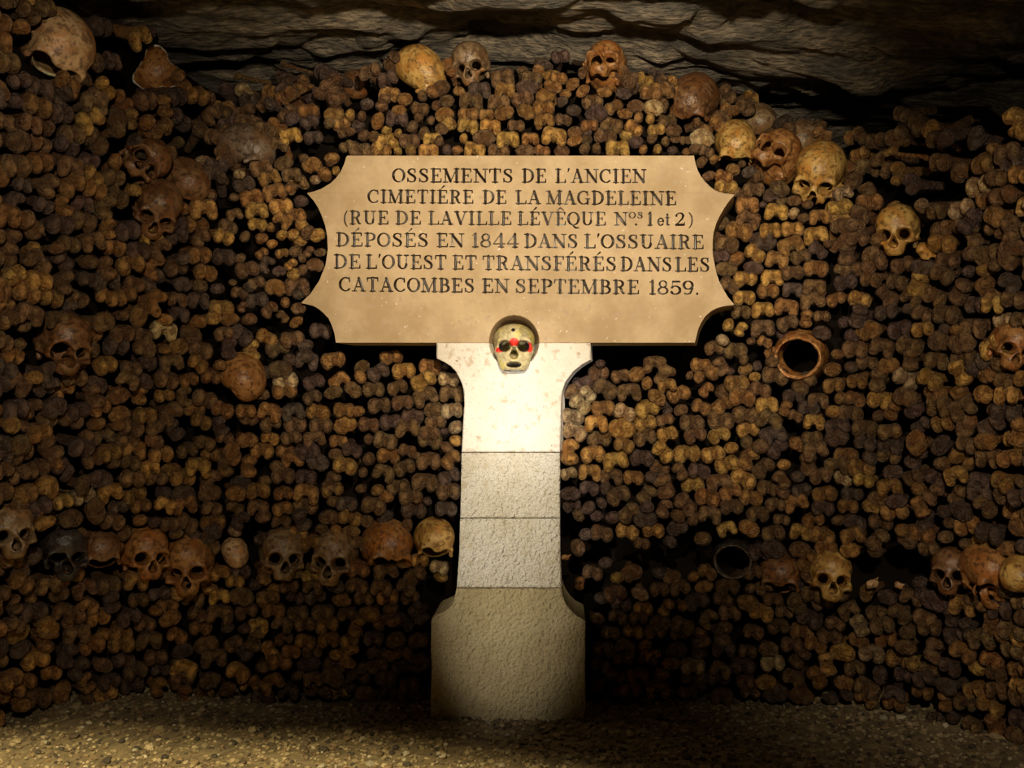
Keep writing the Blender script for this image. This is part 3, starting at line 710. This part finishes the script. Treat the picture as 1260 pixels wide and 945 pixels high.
# a loose upper jaw on the right wall
# ------------------------------------------------------------------ long bones
def bone_sdf(kind, var):
    e = [0, .35, -.35, .18][var % 4]
    def f(X, Y, Z):
        n = fbm(X * .7, Y * .7, Z * .7, 100 + var * 7, 3)
        if kind == 'F':
            d = smin(ell(X, Y, Z, (-1.95, 2.2, -.15 + e), (1.95, 2.3, 2.75)), ell(X, Y, Z, (1.95, 2.3, -.15), (1.85 + .25 * e, 2.3, 2.6)), .7)
            d = smin(d, ell(X, Y, Z, (0, 3.0, .65), (2.3, 1.9, 1.35)), .9)
            d = smax(d, -ell(X, Y, Z, (.15, .4, -.5), (.55, 1.1, 2.6)), .5)
            d = smin(d, cap(X, Y, Z, (0, 4.4, .3), (0, 14, .3), 1.9, 1.4), 1.6)
        elif kind == 'N':
            d = cap(X, Y, Z, (-2.35, 1.8, -1.5), (-1.9, 2.0, .9), 1.5, 1.85)
            d = smin(d, cap(X, Y, Z, (2.35, 1.8, -1.3 + e), (1.9, 2.0, .9), 1.5, 1.8), .3)
            d = smin(d, ell(X, Y, Z, (0, 2.9, .9), (2.6, 1.9, 1.7)), .9)
            d = smin(d, cap(X, Y, Z, (0, 4.4, .5), (0, 14, .3), 1.9, 1.3), 1.4)
        elif kind == 'T':
            d = ell(X, Y, Z, (0, 2.2, 0), (3.9, 2.0, 2.9 + .3 * e))
            d = smax(d, -(Y - .75 + .15 * n * 2), .7)
            for s in (-1, 1):
                d = smax(d, -ell(X, Y, Z, (s * 1.9, -.25, .1), (1.45, 1.25, 1.5)), .5)
            d = smax(d, -ell(X, Y, Z, (.2, 1.5, -3.0), (1.0, 3, 1.0)), .5)
            d = smin(d, cap(X, Y, Z, (0, 3, .2), (0, 14, .2), 2.0, 1.3), 1.5)
        elif kind == 'K':
            d = ell(X, Y, Z, (0, 2.2, 0), (3.9, 2.9, 3.1))
            d = smin(d, ell(X, Y, Z, (-1.0, 4.4, -1.0 + e), (2.6, 2.4, 2.4)), 1.0)
            d = smin(d, cap(X, Y, Z, (0, 4.5, 0), (0, 14, 0), 2.2, 1.7), 1.2)
        elif kind == 'L':                                            # a whole long bone lying loose, along X
            d = cap(X, Y, Z, (-9, 0, 0), (9, 0, .6), 1.25)
            for s in (-1, 1):
                d = smin(d, ell(X, Y, Z, (s * 10.2, 1.3, s * .3), (1.7, 1.6, 1.6)), 1.0)
                d = smin(d, ell(X, Y, Z, (s * 10.2, -1.3, -s * .2), (1.8, 1.6, 1.7)), 1.0)
        return d + .32 * n + .08 * fbm(X * 2.2, Y * 2.2, Z * 2.2, 140 + var, 2)
    return f
BV = {}
for kind, nv in (('F', 4), ('N', 3), ('T', 3), ('K', 3), ('L', 2)):
    for var in range(nv):
        hi = (13, 3.6, 3.6) if kind == 'L' else (5.2, 14.2, 4.8)
        lo = (-13, -3.6, -3.6) if kind == 'L' else (-5.2, -1.6, -4.8)
        v, f = surface_net(bone_sdf(kind, var), lo, hi, 0.55 if kind == 'L' else 0.42)
        v = relax(v, f, 1)
        if kind == 'L': v *= 0.0088
        else:
            v = v / (v[:, 0].max() - v[:, 0].min())
            v[:, 1] -= v[:, 1].min(); v[:, 0] -= (v[:, 0].max() + v[:, 0].min()) / 2; v[:, 2] -= (v[:, 2].max() + v[:, 2].min()) / 2
        if kind == 'L': wr = np.full(len(v), .5)
        else:
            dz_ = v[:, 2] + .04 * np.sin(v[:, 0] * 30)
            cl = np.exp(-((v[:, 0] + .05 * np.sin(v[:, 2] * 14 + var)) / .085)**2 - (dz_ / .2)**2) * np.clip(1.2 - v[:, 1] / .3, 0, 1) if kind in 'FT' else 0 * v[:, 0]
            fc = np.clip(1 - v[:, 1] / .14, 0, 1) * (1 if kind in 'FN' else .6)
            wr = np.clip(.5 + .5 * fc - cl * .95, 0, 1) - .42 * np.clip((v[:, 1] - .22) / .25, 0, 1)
        me = mesh_np('long_bone', v, f, M_EACH)
        at = me.attributes.new('wear', 'FLOAT', 'POINT'); at.data.foreach_set('value', wr.astype(np.float32))
        BV[kind, var] = (v, f, me, wr)
NVAR = {'F': 4, 'N': 3, 'T': 3, 'K': 3, 'L': 2}
BT = {'y': (0.48, 0.29, 0.085), 'o': (0.32, 0.175, 0.060), 'b': (0.20, 0.122, 0.058), 'g': (0.125, 0.085, 0.069), 'p': (0.48, 0.36, 0.20)}
def jit(c, r=.12):
    k = 1 + random.uniform(-r, r)
    return tuple(x * k * (1 + random.uniform(-.06, .06)) for x in c)
def bone_matrix(P, n, roll, wid, aim=0.0, nod=0.0):
    Yv = -Vector(n); Yv.z = -n[2]; Yv.normalize()
    Xv = Vector((0, 0, 1)).cross(Yv) * -1 if False else Yv.cross(Vector((0, 0, 1)))
    Xv.normalize(); Zv = Xv.cross(Yv)
    M = Matrix((Xv, Yv, Zv)).transposed()
    M = M @ Matrix.Rotation(R(aim), 3, 'Z') @ Matrix.Rotation(R(nod), 3, 'X') @ Matrix.Rotation(-R(roll), 3, 'Y')
    M = M * wid
    return Matrix.Translation(Vector(P)) @ M.to_4x4()

# bones read off by eye around the plaque and pillar: x y width tilt kind colour, nine to the pixel in each patch
PATCH = [
('right of the pillar', 690, 440, """295 410 200 -45 F p;210 520 250 -38 F p;500 355 280 -30 F b;760 390 260 5 N b;475 560 260 8 F o;720 610 250 -20 F p;975 580 280 15 F y;1075 440 230 -40 T o;135 655 250 -5 F p;400 735 250 0 N y;670 785 300 -5 T y;945 735 250 15 F y;1165 690 200 20 F b;150 830 270 -20 F p;840 190 200 30 K o;970 290 150 80 K o;1150 200 250 60 N b;1050 90 260 0 N b;1180 310 200 10 N o;440 70 110 0 K g;430 900 270 5 F b;940 900 260 10 F b;1190 860 230 20 F y"""),
('right of the pillar', 830, 440, """275 210 140 80 K o;430 160 200 -60 K o;170 200 100 60 K b;520 100 200 -60 N b;620 155 100 0 K g;780 130 160 20 K o;890 215 130 10 K y;1110 210 290 -8 F b;700 280 270 5 F o;960 360 240 -12 F b;745 450 290 0 F o;1025 530 240 5 N y;1230 560 180 70 F o;540 530 250 40 F o;310 560 220 -20 F o;355 355 180 40 F o;70 590 160 20 K b;60 400 260 20 F o;200 725 270 0 F b;510 710 290 -2 F b;790 630 290 0 F b;1060 700 280 -20 N b;245 870 250 10 F b;500 870 250 15 F y;815 800 250 5 F y;1090 880 300 20 N g;920 90 120 80 K g;1080 50 150 0 K b;770 20 120 70 K b"""),
('right of the pillar', 690, 540, """110 150 290 80 F y;350 180 270 0 F y;610 250 280 10 N y;895 225 270 0 F g;1140 150 260 -40 F y;95 385 190 20 F p;330 375 250 -5 N o;570 430 240 -5 N b;805 440 230 -5 F o;710 80 230 -20 F o;1010 430 160 0 K g;1160 530 300 -70 F b;110 610 230 0 T g;315 560 220 -20 F g;655 650 270 25 F b;960 640 260 55 F b;960 770 160 0 K g;750 820 260 45 F b;1150 780 220 60 F b;940 890 260 0 T g;130 750 200 10 F g;310 770 160 50 K g;400 870 150 0 K g;460 720 130 -60 K g"""),
('right of the pillar', 830, 540, """140 175 300 0 F y;440 170 260 15 F y;590 290 270 25 F y;640 110 160 10 K y;830 230 270 50 F o;960 80 200 20 K b;1130 110 250 50 F g;990 330 260 45 F b;1220 300 150 10 K y;60 370 200 -60 F b;285 360 250 -10 F g;200 520 250 5 F y;500 490 270 10 N b;770 450 290 -25 F y;630 600 260 25 F o;380 660 280 -10 F o;860 670 260 -10 F o;1035 550 250 -5 F b;1180 460 220 -50 F b;1120 740 230 0 F b;140 740 280 -40 F b;400 850 250 -10 N b;640 770 250 5 F b;930 860 250 -5 F b;50 870 170 -40 K b;1180 900 180 0 F b"""),
('left of the pillar', 440, 430, """370 80 250 15 F o;505 240 260 0 F y;790 195 250 -5 F o;710 350 290 40 F y;1000 330 230 -5 F p;430 430 230 15 F b;165 450 240 5 F b;750 530 270 20 N b;1030 490 270 -5 N b;490 590 240 0 F b;230 620 260 0 F b;830 660 220 15 T b;1040 680 250 10 F p;850 810 230 15 F b;610 740 250 0 F g;355 800 250 10 F g;110 830 230 0 F b;1080 860 170 30 K p;555 880 280 0 N b;800 930 230 5 F b;220 260 250 30 F g;30 310 150 -60 K o;0 690 150 0 K o;960 190 90 0 K g;960 910 100 0 K g"""),
('left of the pillar', 440, 530, """800 110 270 -15 F b;110 100 120 80 K b;300 110 270 -10 F b;1090 120 150 -20 K y;990 190 150 -40 K b;540 220 200 -10 F b;650 280 110 0 K b;780 360 280 -5 F b;1040 330 240 40 F o;330 290 260 -10 F o;110 310 150 70 K b;510 420 240 20 F b;280 480 240 -20 N b;60 470 120 70 K b;730 580 300 -10 F b;1000 510 250 30 F g;430 630 260 10 F b;220 660 150 20 K o;580 740 260 10 F b;990 680 270 5 F b;160 850 270 -10 F b;620 880 280 0 F g;980 870 240 0 F g;770 790 110 -40 K g;30 650 120 0 K b"""),
('above the plaque', 420, 90, """220 460 110 80 K b;100 450 130 60 K y;400 520 200 70 T o;640 400 160 0 T o;620 500 240 -5 N g;700 270 170 10 K o;870 370 200 -5 F b;1010 190 170 0 K o;890 230 120 80 K b;1040 350 110 80 K b;1170 300 170 10 K b;1140 450 210 15 T o;1180 550 180 -20 K y;990 510 100 60 K b;780 580 140 50 K b;850 480 110 0 K b;500 620 120 40 K y;630 650 100 60 K y;240 680 140 30 K b;190 570 150 0 K g;100 640 110 0 K b;20 660 120 0 K b;350 690 130 60 K b;490 750 270 10 N y;740 740 230 0 F b;920 650 150 70 K b;1000 720 200 0 N y;1100 610 150 -20 K b;1090 740 120 80 K b;60 790 170 30 F b;200 840 260 0 F b;430 850 230 0 F o;625 850 110 85 K y;760 840 140 80 K o;960 850 220 0 N y;1160 830 120 80 K g"""),
('above the plaque', 560, 90, """95 710 110 80 K y;30 840 120 0 K o;220 840 230 -10 N y;310 700 250 0 T b;475 845 240 0 F b;770 850 220 0 T b;970 840 180 -10 F o;1180 860 170 0 T b;580 720 250 0 N y;830 720 190 0 N o;1100 690 270 -10 N y;670 560 190 0 F b;390 580 230 -5 N y;140 570 230 -10 N y;140 450 230 0 F o;345 450 160 0 N o;540 420 220 20 T o;785 410 210 -30 T o;980 520 220 10 N o;980 370 240 0 F o;740 260 250 15 F b;475 310 250 -5 N b;180 300 260 -5 N b;550 180 220 -10 N o;265 170 250 0 N g;800 140 260 5 T g;1090 130 210 -15 T o;1000 230 220 10 T o;530 50 260 5 N b;850 30 230 0 F b;1150 40 190 0 F o;40 190 130 -10 T o;310 40 140 20 K g;1200 500 190 0 F b;1190 300 130 0 K g"""),
('above the plaque', 700, 90, """40 110 160 40 T o;150 190 170 40 T o;250 90 170 -20 F o;440 130 150 -10 F o;400 200 170 -5 T o;600 210 180 -15 T g;270 300 240 5 F b;60 400 160 0 T g;300 430 250 0 T g;500 360 200 30 F o;620 440 170 -5 T o;740 350 190 0 T b;940 370 230 -10 T p;770 480 120 70 K o;905 490 120 80 K y;1090 510 200 10 F b;230 560 190 10 F o;470 560 260 -20 F b;720 590 210 -35 F y;980 610 200 10 F y;1160 620 180 5 T b;70 640 170 10 T b;60 740 170 20 T o;200 650 120 0 K g;400 680 250 -10 F b;640 680 160 10 K y;740 750 160 10 K g;920 710 130 50 K b;1070 740 110 70 K b;1190 720 130 0 T b;170 820 140 60 K b;310 820 120 75 K b;550 820 260 0 N y;830 840 110 70 K o;990 830 110 80 K y;1150 850 120 0 K g"""),
('right of the plaque', 840, 120, """220 430 270 -8 T p;40 470 130 0 F b;300 330 160 -20 K o;150 550 150 20 K b;270 590 180 -20 F b;350 670 110 10 K o;220 700 130 20 K b;290 860 150 20 T b;460 860 200 -10 F o;560 780 160 -20 K o;470 640 120 50 K b;630 620 160 10 F b;680 720 90 0 K b;420 520 130 60 K b;190 250 110 60 K b;740 820 170 10 T g;870 850 130 10 K b;1010 880 140 -10 K g;50 590 100 0 K o"""),
('right of the plaque', 880, 220, """135 80 250 0 F y;425 110 240 0 F b;740 80 230 -20 T b;620 170 190 20 T g;360 280 250 0 N o;530 280 80 0 K g;730 240 130 10 K b;870 240 170 -5 T b;1020 280 120 0 K b;370 450 260 -20 N b;680 370 250 -10 N y;870 370 130 30 K p;970 430 130 0 K b;1150 420 220 0 N o;610 560 230 0 N y;850 540 250 0 F y;260 580 300 -5 F o;540 680 290 -5 T g;840 740 280 20 N o;1110 620 260 5 N y;450 820 240 -35 F y;680 900 250 -15 N o;940 860 220 20 F b;1130 790 220 -30 F g;140 720 270 -20 F b;70 840 200 0 T g;1240 720 100 0 K b"""),
('right of the plaque', 880, 320, """130 90 240 -5 T b;345 200 260 0 F y;630 190 250 0 N y;860 130 240 5 F b;1110 90 270 -8 F o;170 270 220 -25 F b;590 340 240 0 F o;860 330 220 -5 N g;1100 300 250 -5 N b;335 415 240 -5 F y;1070 450 270 5 N b;300 580 220 -8 F b;535 550 240 0 N y;790 520 260 -10 N o;1000 650 200 85 F o;1180 620 180 0 F b;800 690 240 15 F b;530 760 260 0 N b;150 720 150 65 K y;290 760 170 60 F y;85 880 150 -30 K p;550 910 170 -20 F o;1180 800 200 -20 T g;420 80 220 -10 T g;400 900 100 0 K b"""),
('left of the plaque', 285, 190, """330 130 240 20 N b;580 90 220 20 T b;420 250 240 20 N o;670 220 210 5 N b;730 330 250 20 N b;150 310 240 20 F g;90 210 130 10 T p;890 110 220 10 T o;1040 210 170 -60 K o;930 270 120 0 K p;1150 170 100 70 K y;1120 40 170 10 K o;220 470 250 15 N o;470 410 250 20 N o;560 560 260 10 F y;290 620 250 0 N y;285 770 210 -5 F y;770 510 160 -10 K g;560 730 200 -40 N o;440 800 110 70 K o;780 780 150 -10 K y;680 880 140 30 K y;840 860 180 50 K b;950 890 180 30 T y;560 890 130 30 K y;340 920 140 0 K o;40 660 180 20 N b;40 470 110 0 K b;800 30 110 0 K b;640 380 110 0 K o"""),
('left of the plaque', 285, 290, """340 190 150 40 F o;450 90 120 10 K y;560 190 150 10 F o;700 170 150 20 K b;660 310 150 45 F y;780 240 100 80 K b;690 420 160 20 K y;790 370 130 60 K b;920 320 190 -10 T b;980 180 140 10 T b;850 170 130 60 F b;530 390 150 10 T g;390 320 190 60 N g;180 380 260 20 F b;480 570 240 -10 T o;280 520 190 25 F b;730 570 270 0 N b;740 650 130 0 K g;590 740 120 80 K o;280 710 250 10 F g;420 820 200 40 F b;570 900 150 -50 F b;740 800 160 10 T b;90 640 190 -20 F b;130 790 130 60 F b;100 250 130 40 K b;20 520 90 0 K b;210 570 150 0 K g"""),
]
NAMED = []
for where, ox, oy, txt in PATCH:
    for it in txt.split(';'):
        a = it.split()
        NAMED.append((where, ox + float(a[0]) / 9, oy + float(a[1]) / 9, float(a[2]) / 9, float(a[3]), a[4], a[5]))
# leave out the ones hidden by a skull
NAMED = [b_ for b_ in NAMED if all(math.hypot(b_[1] - s[0], (b_[2] - s[1])) > s[2] * .72 + b_[3] * .2 for s in SKULLS)]
order = sorted(range(len(NAMED)), key=lambda i: -NAMED[i][3] * (0.62 if NAMED[i][5] != 'K' else .8) * NAMED[i][3])
INDIV = set(order[:300])
SHAPE = {'F': 'two-lobed', 'N': 'arched', 'T': 'flat oval', 'K': 'single-knobbed'}
TWORD = {'y': 'mustard', 'o': 'orange-brown', 'b': 'brown', 'g': 'grey-brown', 'p': 'pale tan'}
CM = 1 / 3.90                                                        # centimetres per pixel at the stele
MASS = []                                                            # (matrix, kind, var, tint)
OCC = []                                                             # filled spots: px, py, half width
seen = set()
for i, (where, px, py, wpx, ang, kd, tn) in enumerate(NAMED):
    P, n, rc = at_pixel(px, py)
    n = np.array([n[0] * .6, n[1], n[2] * .25 if rc == 0 else n[2] * .3])
    proud = random.uniform(-.022, .012)
    y = P[1] + proud
    P = np.array([(px - 630) / FPX * y, y, CAMZ - (py - 472.5) / FPX * y])
    M = bone_matrix(P, n, ang, wpx / FPX * y * 1.05, random.uniform(-7, 7), random.uniform(-6, 6))
    var = random.randrange(NVAR[kd]); c = jit(BT[tn])
    OCC.append((px, py, wpx * .5, abs(math.sin(R(ang)))))
    if i in INDIV:
        o = link('long_bone', BV[kd, var][2]); o.matrix_world = M; o.color = (*c, 1)
        if where == 'right of the pillar': a, b_ = (px - 690) * CM, (py - 424) * CM; ta = '{} cm right of the pillar, {} cm under the plaque'
        elif where == 'left of the pillar': a, b_ = (569 - px) * CM, (py - 422) * CM; ta = '{} cm left of the pillar, {} cm under the plaque'
        elif where == 'above the plaque': a, b_ = (191 - py) * CM, (px - 427) * CM; ta = "{} cm above the plaque, {} cm from its left corner"
        elif where == 'right of the plaque': a, b_ = (px - 854) * CM, (py - 192) * CM; ta = '{} cm right, {} cm below the plaque top right corner'
        else: a, b_ = (427 - px) * CM, (py - 192) * CM; ta = '{} cm left, {} cm below the plaque top left corner'
        a, b_ = round(a), round(b_)
        if where == 'above the plaque' and b_ < 0: ta = '{} cm above the plaque, {} cm left of it'; b_ = -b_
        if where == 'right of the plaque' and b_ < 0: ta = '{} cm right, {} cm above the plaque top right corner'; b_ = -b_
        lab = SHAPE[kd] + ' ' + TWORD[tn] + ' bone end ' + ta.format(max(a, 1), b_)
        while lab in seen: b_ += 1; lab = SHAPE[kd] + ' ' + TWORD[tn] + ' bone end ' + ta.format(max(a, 1), b_)
        if len(lab.split()) > 16: lab = lab.replace(' bone end', ' end')
        seen.add(lab)
        tag(o, lab, 'bone', 'stacked long bones ' + where)
    else:
        MASS.append((np.array(M), kd, var, c))
# the rest of the stack, course upon course
VOIDS = [[(395, 415), (560, 415), (572, 470), (545, 445), (415, 447)], [(715, 418), (895, 372), (870, 425), (850, 447), (740, 447), (700, 470)],
         [(372, 373), (420, 373), (420, 425), (400, 405), (380, 398)], [(372, 240), (400, 240), (408, 330), (372, 372), (395, 300)],
         [(715, 672), (860, 668), (930, 690), (930, 708), (715, 690)], [(1048, 682), (1150, 682), (1150, 722), (1048, 722)],
         [(100, 690), (160, 700), (160, 715), (60, 710)], [(300, 660), (322, 660), (322, 712), (300, 712)], [(196, 545), (230, 540), (232, 556), (200, 560)], [(72, 525), (100, 520), (104, 555), (76, 555)]]
def inpoly(x, y, p):
    r = False; j = len(p) - 1
    for i in range(len(p)):
        if (p[i][1] > y) != (p[j][1] > y) and x < (p[j][0] - p[i][0]) * (y - p[i][1]) / (p[j][1] - p[i][1]) + p[i][0]: r = not r
        j = i
    return r
SIGN = [(x, y) for x, y in PL] + [(x, y) for x, y in PR[::-1]]
OA = np.array([(a, b_, c) for a, b_, c, _ in OCC]); SA = np.array(SKULLS)
def free(px, py, hw):
    if (np.hypot(OA[:, 0] - px, (OA[:, 1] - py) * 1.25) < OA[:, 2] * .8 + hw * .72).any(): return False
    if (np.hypot(SA[:, 0] - px, SA[:, 1] - py) < SA[:, 2] * .85 + hw * .45).any(): return False
    if inpoly(px, py, SIGN) or any(inpoly(px, py, v_) for v_ in VOIDS): return False
    if 416 < px < 850 and 185 < py < 432: return False
    if py > 430:
        l_ = 560 if py < 724 else 522; r_ = 697 if py < 724 else 728
        if l_ - 6 < px < r_ + 6: return False
        if py < 470 and 536 < px < 728: return False
    return True
SRC = [('F', 58), ('N', 16), ('T', 15), ('K', 11)]
def pick(): 
    r = random.uniform(0, 100)
    for k, wgt in SRC:
        r -= wgt
        if r <= 0: return k
    return 'F'
def pick_tint(): return random.choices('yobgp', (9, 26, 42, 21, 2))[0]
z = 0.075; row = 0
def rough_top(px, py): return px > 930 and py < 150 + 8 * math.sin(px * .05)
def ztop(px): return 2.04 if px < 130 else 2.14
while z < 2.2:
    s = 0.9 + random.uniform(0, .06)
    ph = row * .22
    while s < SLEN - 0.9:
        wd = random.uniform(.058, .080); k = pick()
        if k == 'K': wd *= .62
        zz = z + .016 * math.sin(s * 3 + ph) + .008 * math.sin(s * 11 + 2 * ph) + random.uniform(-.011, .011)
        P, n, rc = surf(s, zz)
        s += wd * random.uniform(1.04, 1.18)
        if rc > 0.03 or P[2] < floor_h(P[0], P[1]) + .015: continue
        px, py = project(P)
        if rough_top(px, py) or not (-60 < px < 1320) or not (-40 < py < 930) or not free(px, py, wd * .5 * FPX / P[1]): continue
        pr = random.uniform(-.025, .012)
        P = P + n * pr
        a = random.gauss(0, 16) if random.random() < .86 else random.uniform(50, 130)
        M = bone_matrix(P, n, a, wd * 1.07, random.gauss(0, 7), random.gauss(0, 6))
        MASS.append((np.array(M), k, random.randrange(NVAR[k]), jit(BT[pick_tint()], .2)))
    z += 0.0455; row += 1
# small ends wedged into the gaps the courses leave
PTS = np.array([M[:3, 3] for M, *_ in MASS]); new = []
for _ in range(16000):
    s = random.uniform(.9, SLEN - .9); zz = random.uniform(.07, 2.15)
    P, n, rc = surf(s, zz)
    if rc > .03: continue
    px, py = project(P)
    if rough_top(px, py) or not (-60 < px < 1320) or not (-40 < py < 930) or P[2] < floor_h(P[0], P[1]) + .015: continue
    if ((PTS - P)**2).sum(1).min() < .046**2 or (new and ((np.array(new) - P)**2).sum(1).min() < .046**2): continue
    if not free(px, py, 10.5): continue
    k = random.choice('KKFT'); wd = random.uniform(.040, .056); new.append(P)
    MASS.append((np.array(bone_matrix(P - n * random.uniform(0, .02), n, random.gauss(0, 50), wd * 1.1, random.gauss(0, 8), random.gauss(0, 8))), k, random.randrange(NVAR[k]), jit(BT[pick_tint()], .2)))
# the loose slope over the crest
pts = []
for _ in range(9000):
    s = random.uniform(.9, SLEN - .9); zz = random.uniform(1.4, 2.2)
    P, n, rc = surf(s, zz)
    if rc <= 0.03: continue
    px, py = project(P)
    if rough_top(px, py) or not (-40 < px < 1300) or P[2] > ztop(px) + .06 * vnoise(px * .02, 0, 0, 77): continue
    if pts and (np.linalg.norm(np.array(pts) - P, axis=1) < .062).any(): continue
    if not free(px, py, 10): continue
    pts.append(P)
    tn = random.choices('yobgp', (6, 22, 40, 28, 4))[0]
    if random.random() < .13 and (np.hypot(SA[:, 0] - px, SA[:, 1] - py) > SA[:, 2] + 42).all():
        M = Matrix.Translation(Vector(P + n * .01)) @ Matrix.Rotation(random.uniform(-1.2, 1.2), 4, 'Z') @ Matrix.Rotation(random.uniform(-.5, .5), 4, 'Y') @ Matrix.Scale(random.uniform(.6, .95), 4)
        MASS.append((np.array(M), 'L', random.randrange(2), jit(BT[tn], .2)))
    else:
        k = pick(); nn = np.array([n[0] + random.gauss(0, .3), n[1], max(n[2], 0) * .45 + random.gauss(0, .25)]); nn /= np.linalg.norm(nn)
        wd = random.uniform(.058, .08) * (.65 if k == 'K' else 1)
        MASS.append((np.array(bone_matrix(P + n * random.uniform(-.01, .02), nn, random.gauss(0, 40), wd * 1.1)), k, random.randrange(NVAR[k]), jit(BT[tn], .2)))
VV, FF, CC, WW = [], [], [], []; off = 0
for M, kd, var, c in MASS:
    v, f, _, wr = BV[kd, var]; WW.append(wr)
    VV.append(v @ M[:3, :3].T + M[:3, 3]); FF.append(f + off); off += len(v)
    CC.append(np.tile(np.array([*c, 1.0]), (len(v), 1)))
me = mesh_np('bone_stack', np.vstack(VV), np.vstack(FF), M_MASS)
at = me.color_attributes.new('tint', 'FLOAT_COLOR', 'POINT'); at.data.foreach_set('color', np.vstack(CC).astype(np.float32).ravel())
at = me.attributes.new('wear', 'FLOAT', 'POINT'); at.data.foreach_set('value', np.concatenate(WW).astype(np.float32))
tag(link('bone_stack', me), 'endless courses of stacked brown bone ends filling the rest of the wall', 'bones', None, 'stuff')
print('bones', len(MASS), 'named', len(NAMED), 'verts', off)

# ------------------------------------------------------------------ small fragments
def shard(px, py, wpx, tint, label, seed, ang, back=0.0):
    P, n, _ = at_pixel(px, py)
    y = P[1] + back; P = np.array([(px - 630) / FPX * y, y, CAMZ - (py - 472.5) / FPX * y])
    def sd(X, Y, Z):
        d = cap(X, Y, Z, (-.3, 0, -.25), (.25, 0, .3), .22, .06)
        d = smin(d, ell(X, Y, Z, (-.15, .05, -.15), (.42, .2, .26)), .1)
        return d + .09 * fbm(X * 4, Y * 4, Z * 4, seed, 3)
    v, f = surface_net(sd, (-.8, -.6, -.7), (.8, .6, .8), .06)
    o = link('bone_shard', mesh_np('bone_shard', relax(v, f, 1), f, M_SKULL))
    o.matrix_world = Matrix.Translation(Vector(P)) @ Matrix.Rotation(R(ang), 4, 'Y') @ Matrix.Scale(wpx / FPX * y, 4)
    o.color = (*TINT[tint], 1); tag(o, label, 'bone shard')
shard(1076, 716, 18, 'tan', 'pointed tan bone shard in the dark gap right of the golden row skull', 3, 0)
shard(1109, 720, 14, 'tan', 'small tan bone shard beside the brown skull of the right row', 4, 40)
shard(1142, 312, 26, 'gold', 'yellow jaw splinter just right of the lone golden wall skull', 5, 70)
shard(698, 685, 12, 'orange', 'reddish bone chip beside the right edge of the pillar', 7, 20)

# ------------------------------------------------------------------ gravel
ico_v = []
ph = (1 + 5**.5) / 2
iv = np.array([(-1, ph, 0), (1, ph, 0), (-1, -ph, 0), (1, -ph, 0), (0, -1, ph), (0, 1, ph), (0, -1, -ph), (0, 1, -ph), (ph, 0, -1), (ph, 0, 1), (-ph, 0, -1), (-ph, 0, 1)]) / 1.9
ifc = np.array([(0, 11, 5), (0, 5, 1), (0, 1, 7), (0, 7, 10), (0, 10, 11), (1, 5, 9), (5, 11, 4), (11, 10, 2), (10, 7, 6), (7, 1, 8), (3, 9, 4), (3, 4, 2), (3, 2, 6), (3, 6, 8), (3, 8, 9), (4, 9, 5), (2, 4, 11), (6, 2, 10), (8, 6, 7), (9, 8, 1)])
NG = 17000
gx = RNG.uniform(-1.55, 1.5, NG); gy = RNG.uniform(2.2, 3.34, NG)
sz = np.clip(RNG.lognormal(-5.25, .42, NG), .0025, .016)
gzv = floor_h(gx, gy) + 0.012 * fbm(gx * 14, gy * 14, 0, 3, 4) + 0.02 * fbm(gx * 3, gy * 3, 0, 9, 2)
VV, FF, CC = [], [], []
pal = np.array([(0.34, 0.26, 0.14), (0.42, 0.33, 0.19), (0.15, 0.105, 0.06), (0.26, 0.175, 0.09), (0.07, 0.055, 0.04), (0.50, 0.43, 0.31)])
for i in range(NG):
    v = iv * (1 + RNG.uniform(-.28, .28, (12, 1))) * np.array([sz[i], sz[i] * RNG.uniform(.7, 1.2), sz[i] * .65])
    a = RNG.uniform(0, 6.28); ca, sa = math.cos(a), math.sin(a)
    v = np.stack([v[:, 0] * ca - v[:, 1] * sa, v[:, 0] * sa + v[:, 1] * ca, v[:, 2]], -1) + (gx[i], gy[i], gzv[i] + sz[i] * .25)
    VV.append(v); FF.append(ifc + 12 * i); CC.append(np.tile(np.r_[pal[RNG.choice(6, p=[.3, .2, .18, .15, .12, .05])] * RNG.uniform(.7, 1.2), 1], (12, 1)))
me = mesh_np('gravel', np.vstack(VV), np.vstack(FF), M_GRAVEL, smooth=False)
at = me.color_attributes.new('tint', 'FLOAT_COLOR', 'POINT'); at.data.foreach_set('color', np.vstack(CC).astype(np.float32).ravel())
tag(link('gravel', me), 'loose gravel scattered over the gallery floor before the wall', 'gravel', None, 'stuff')
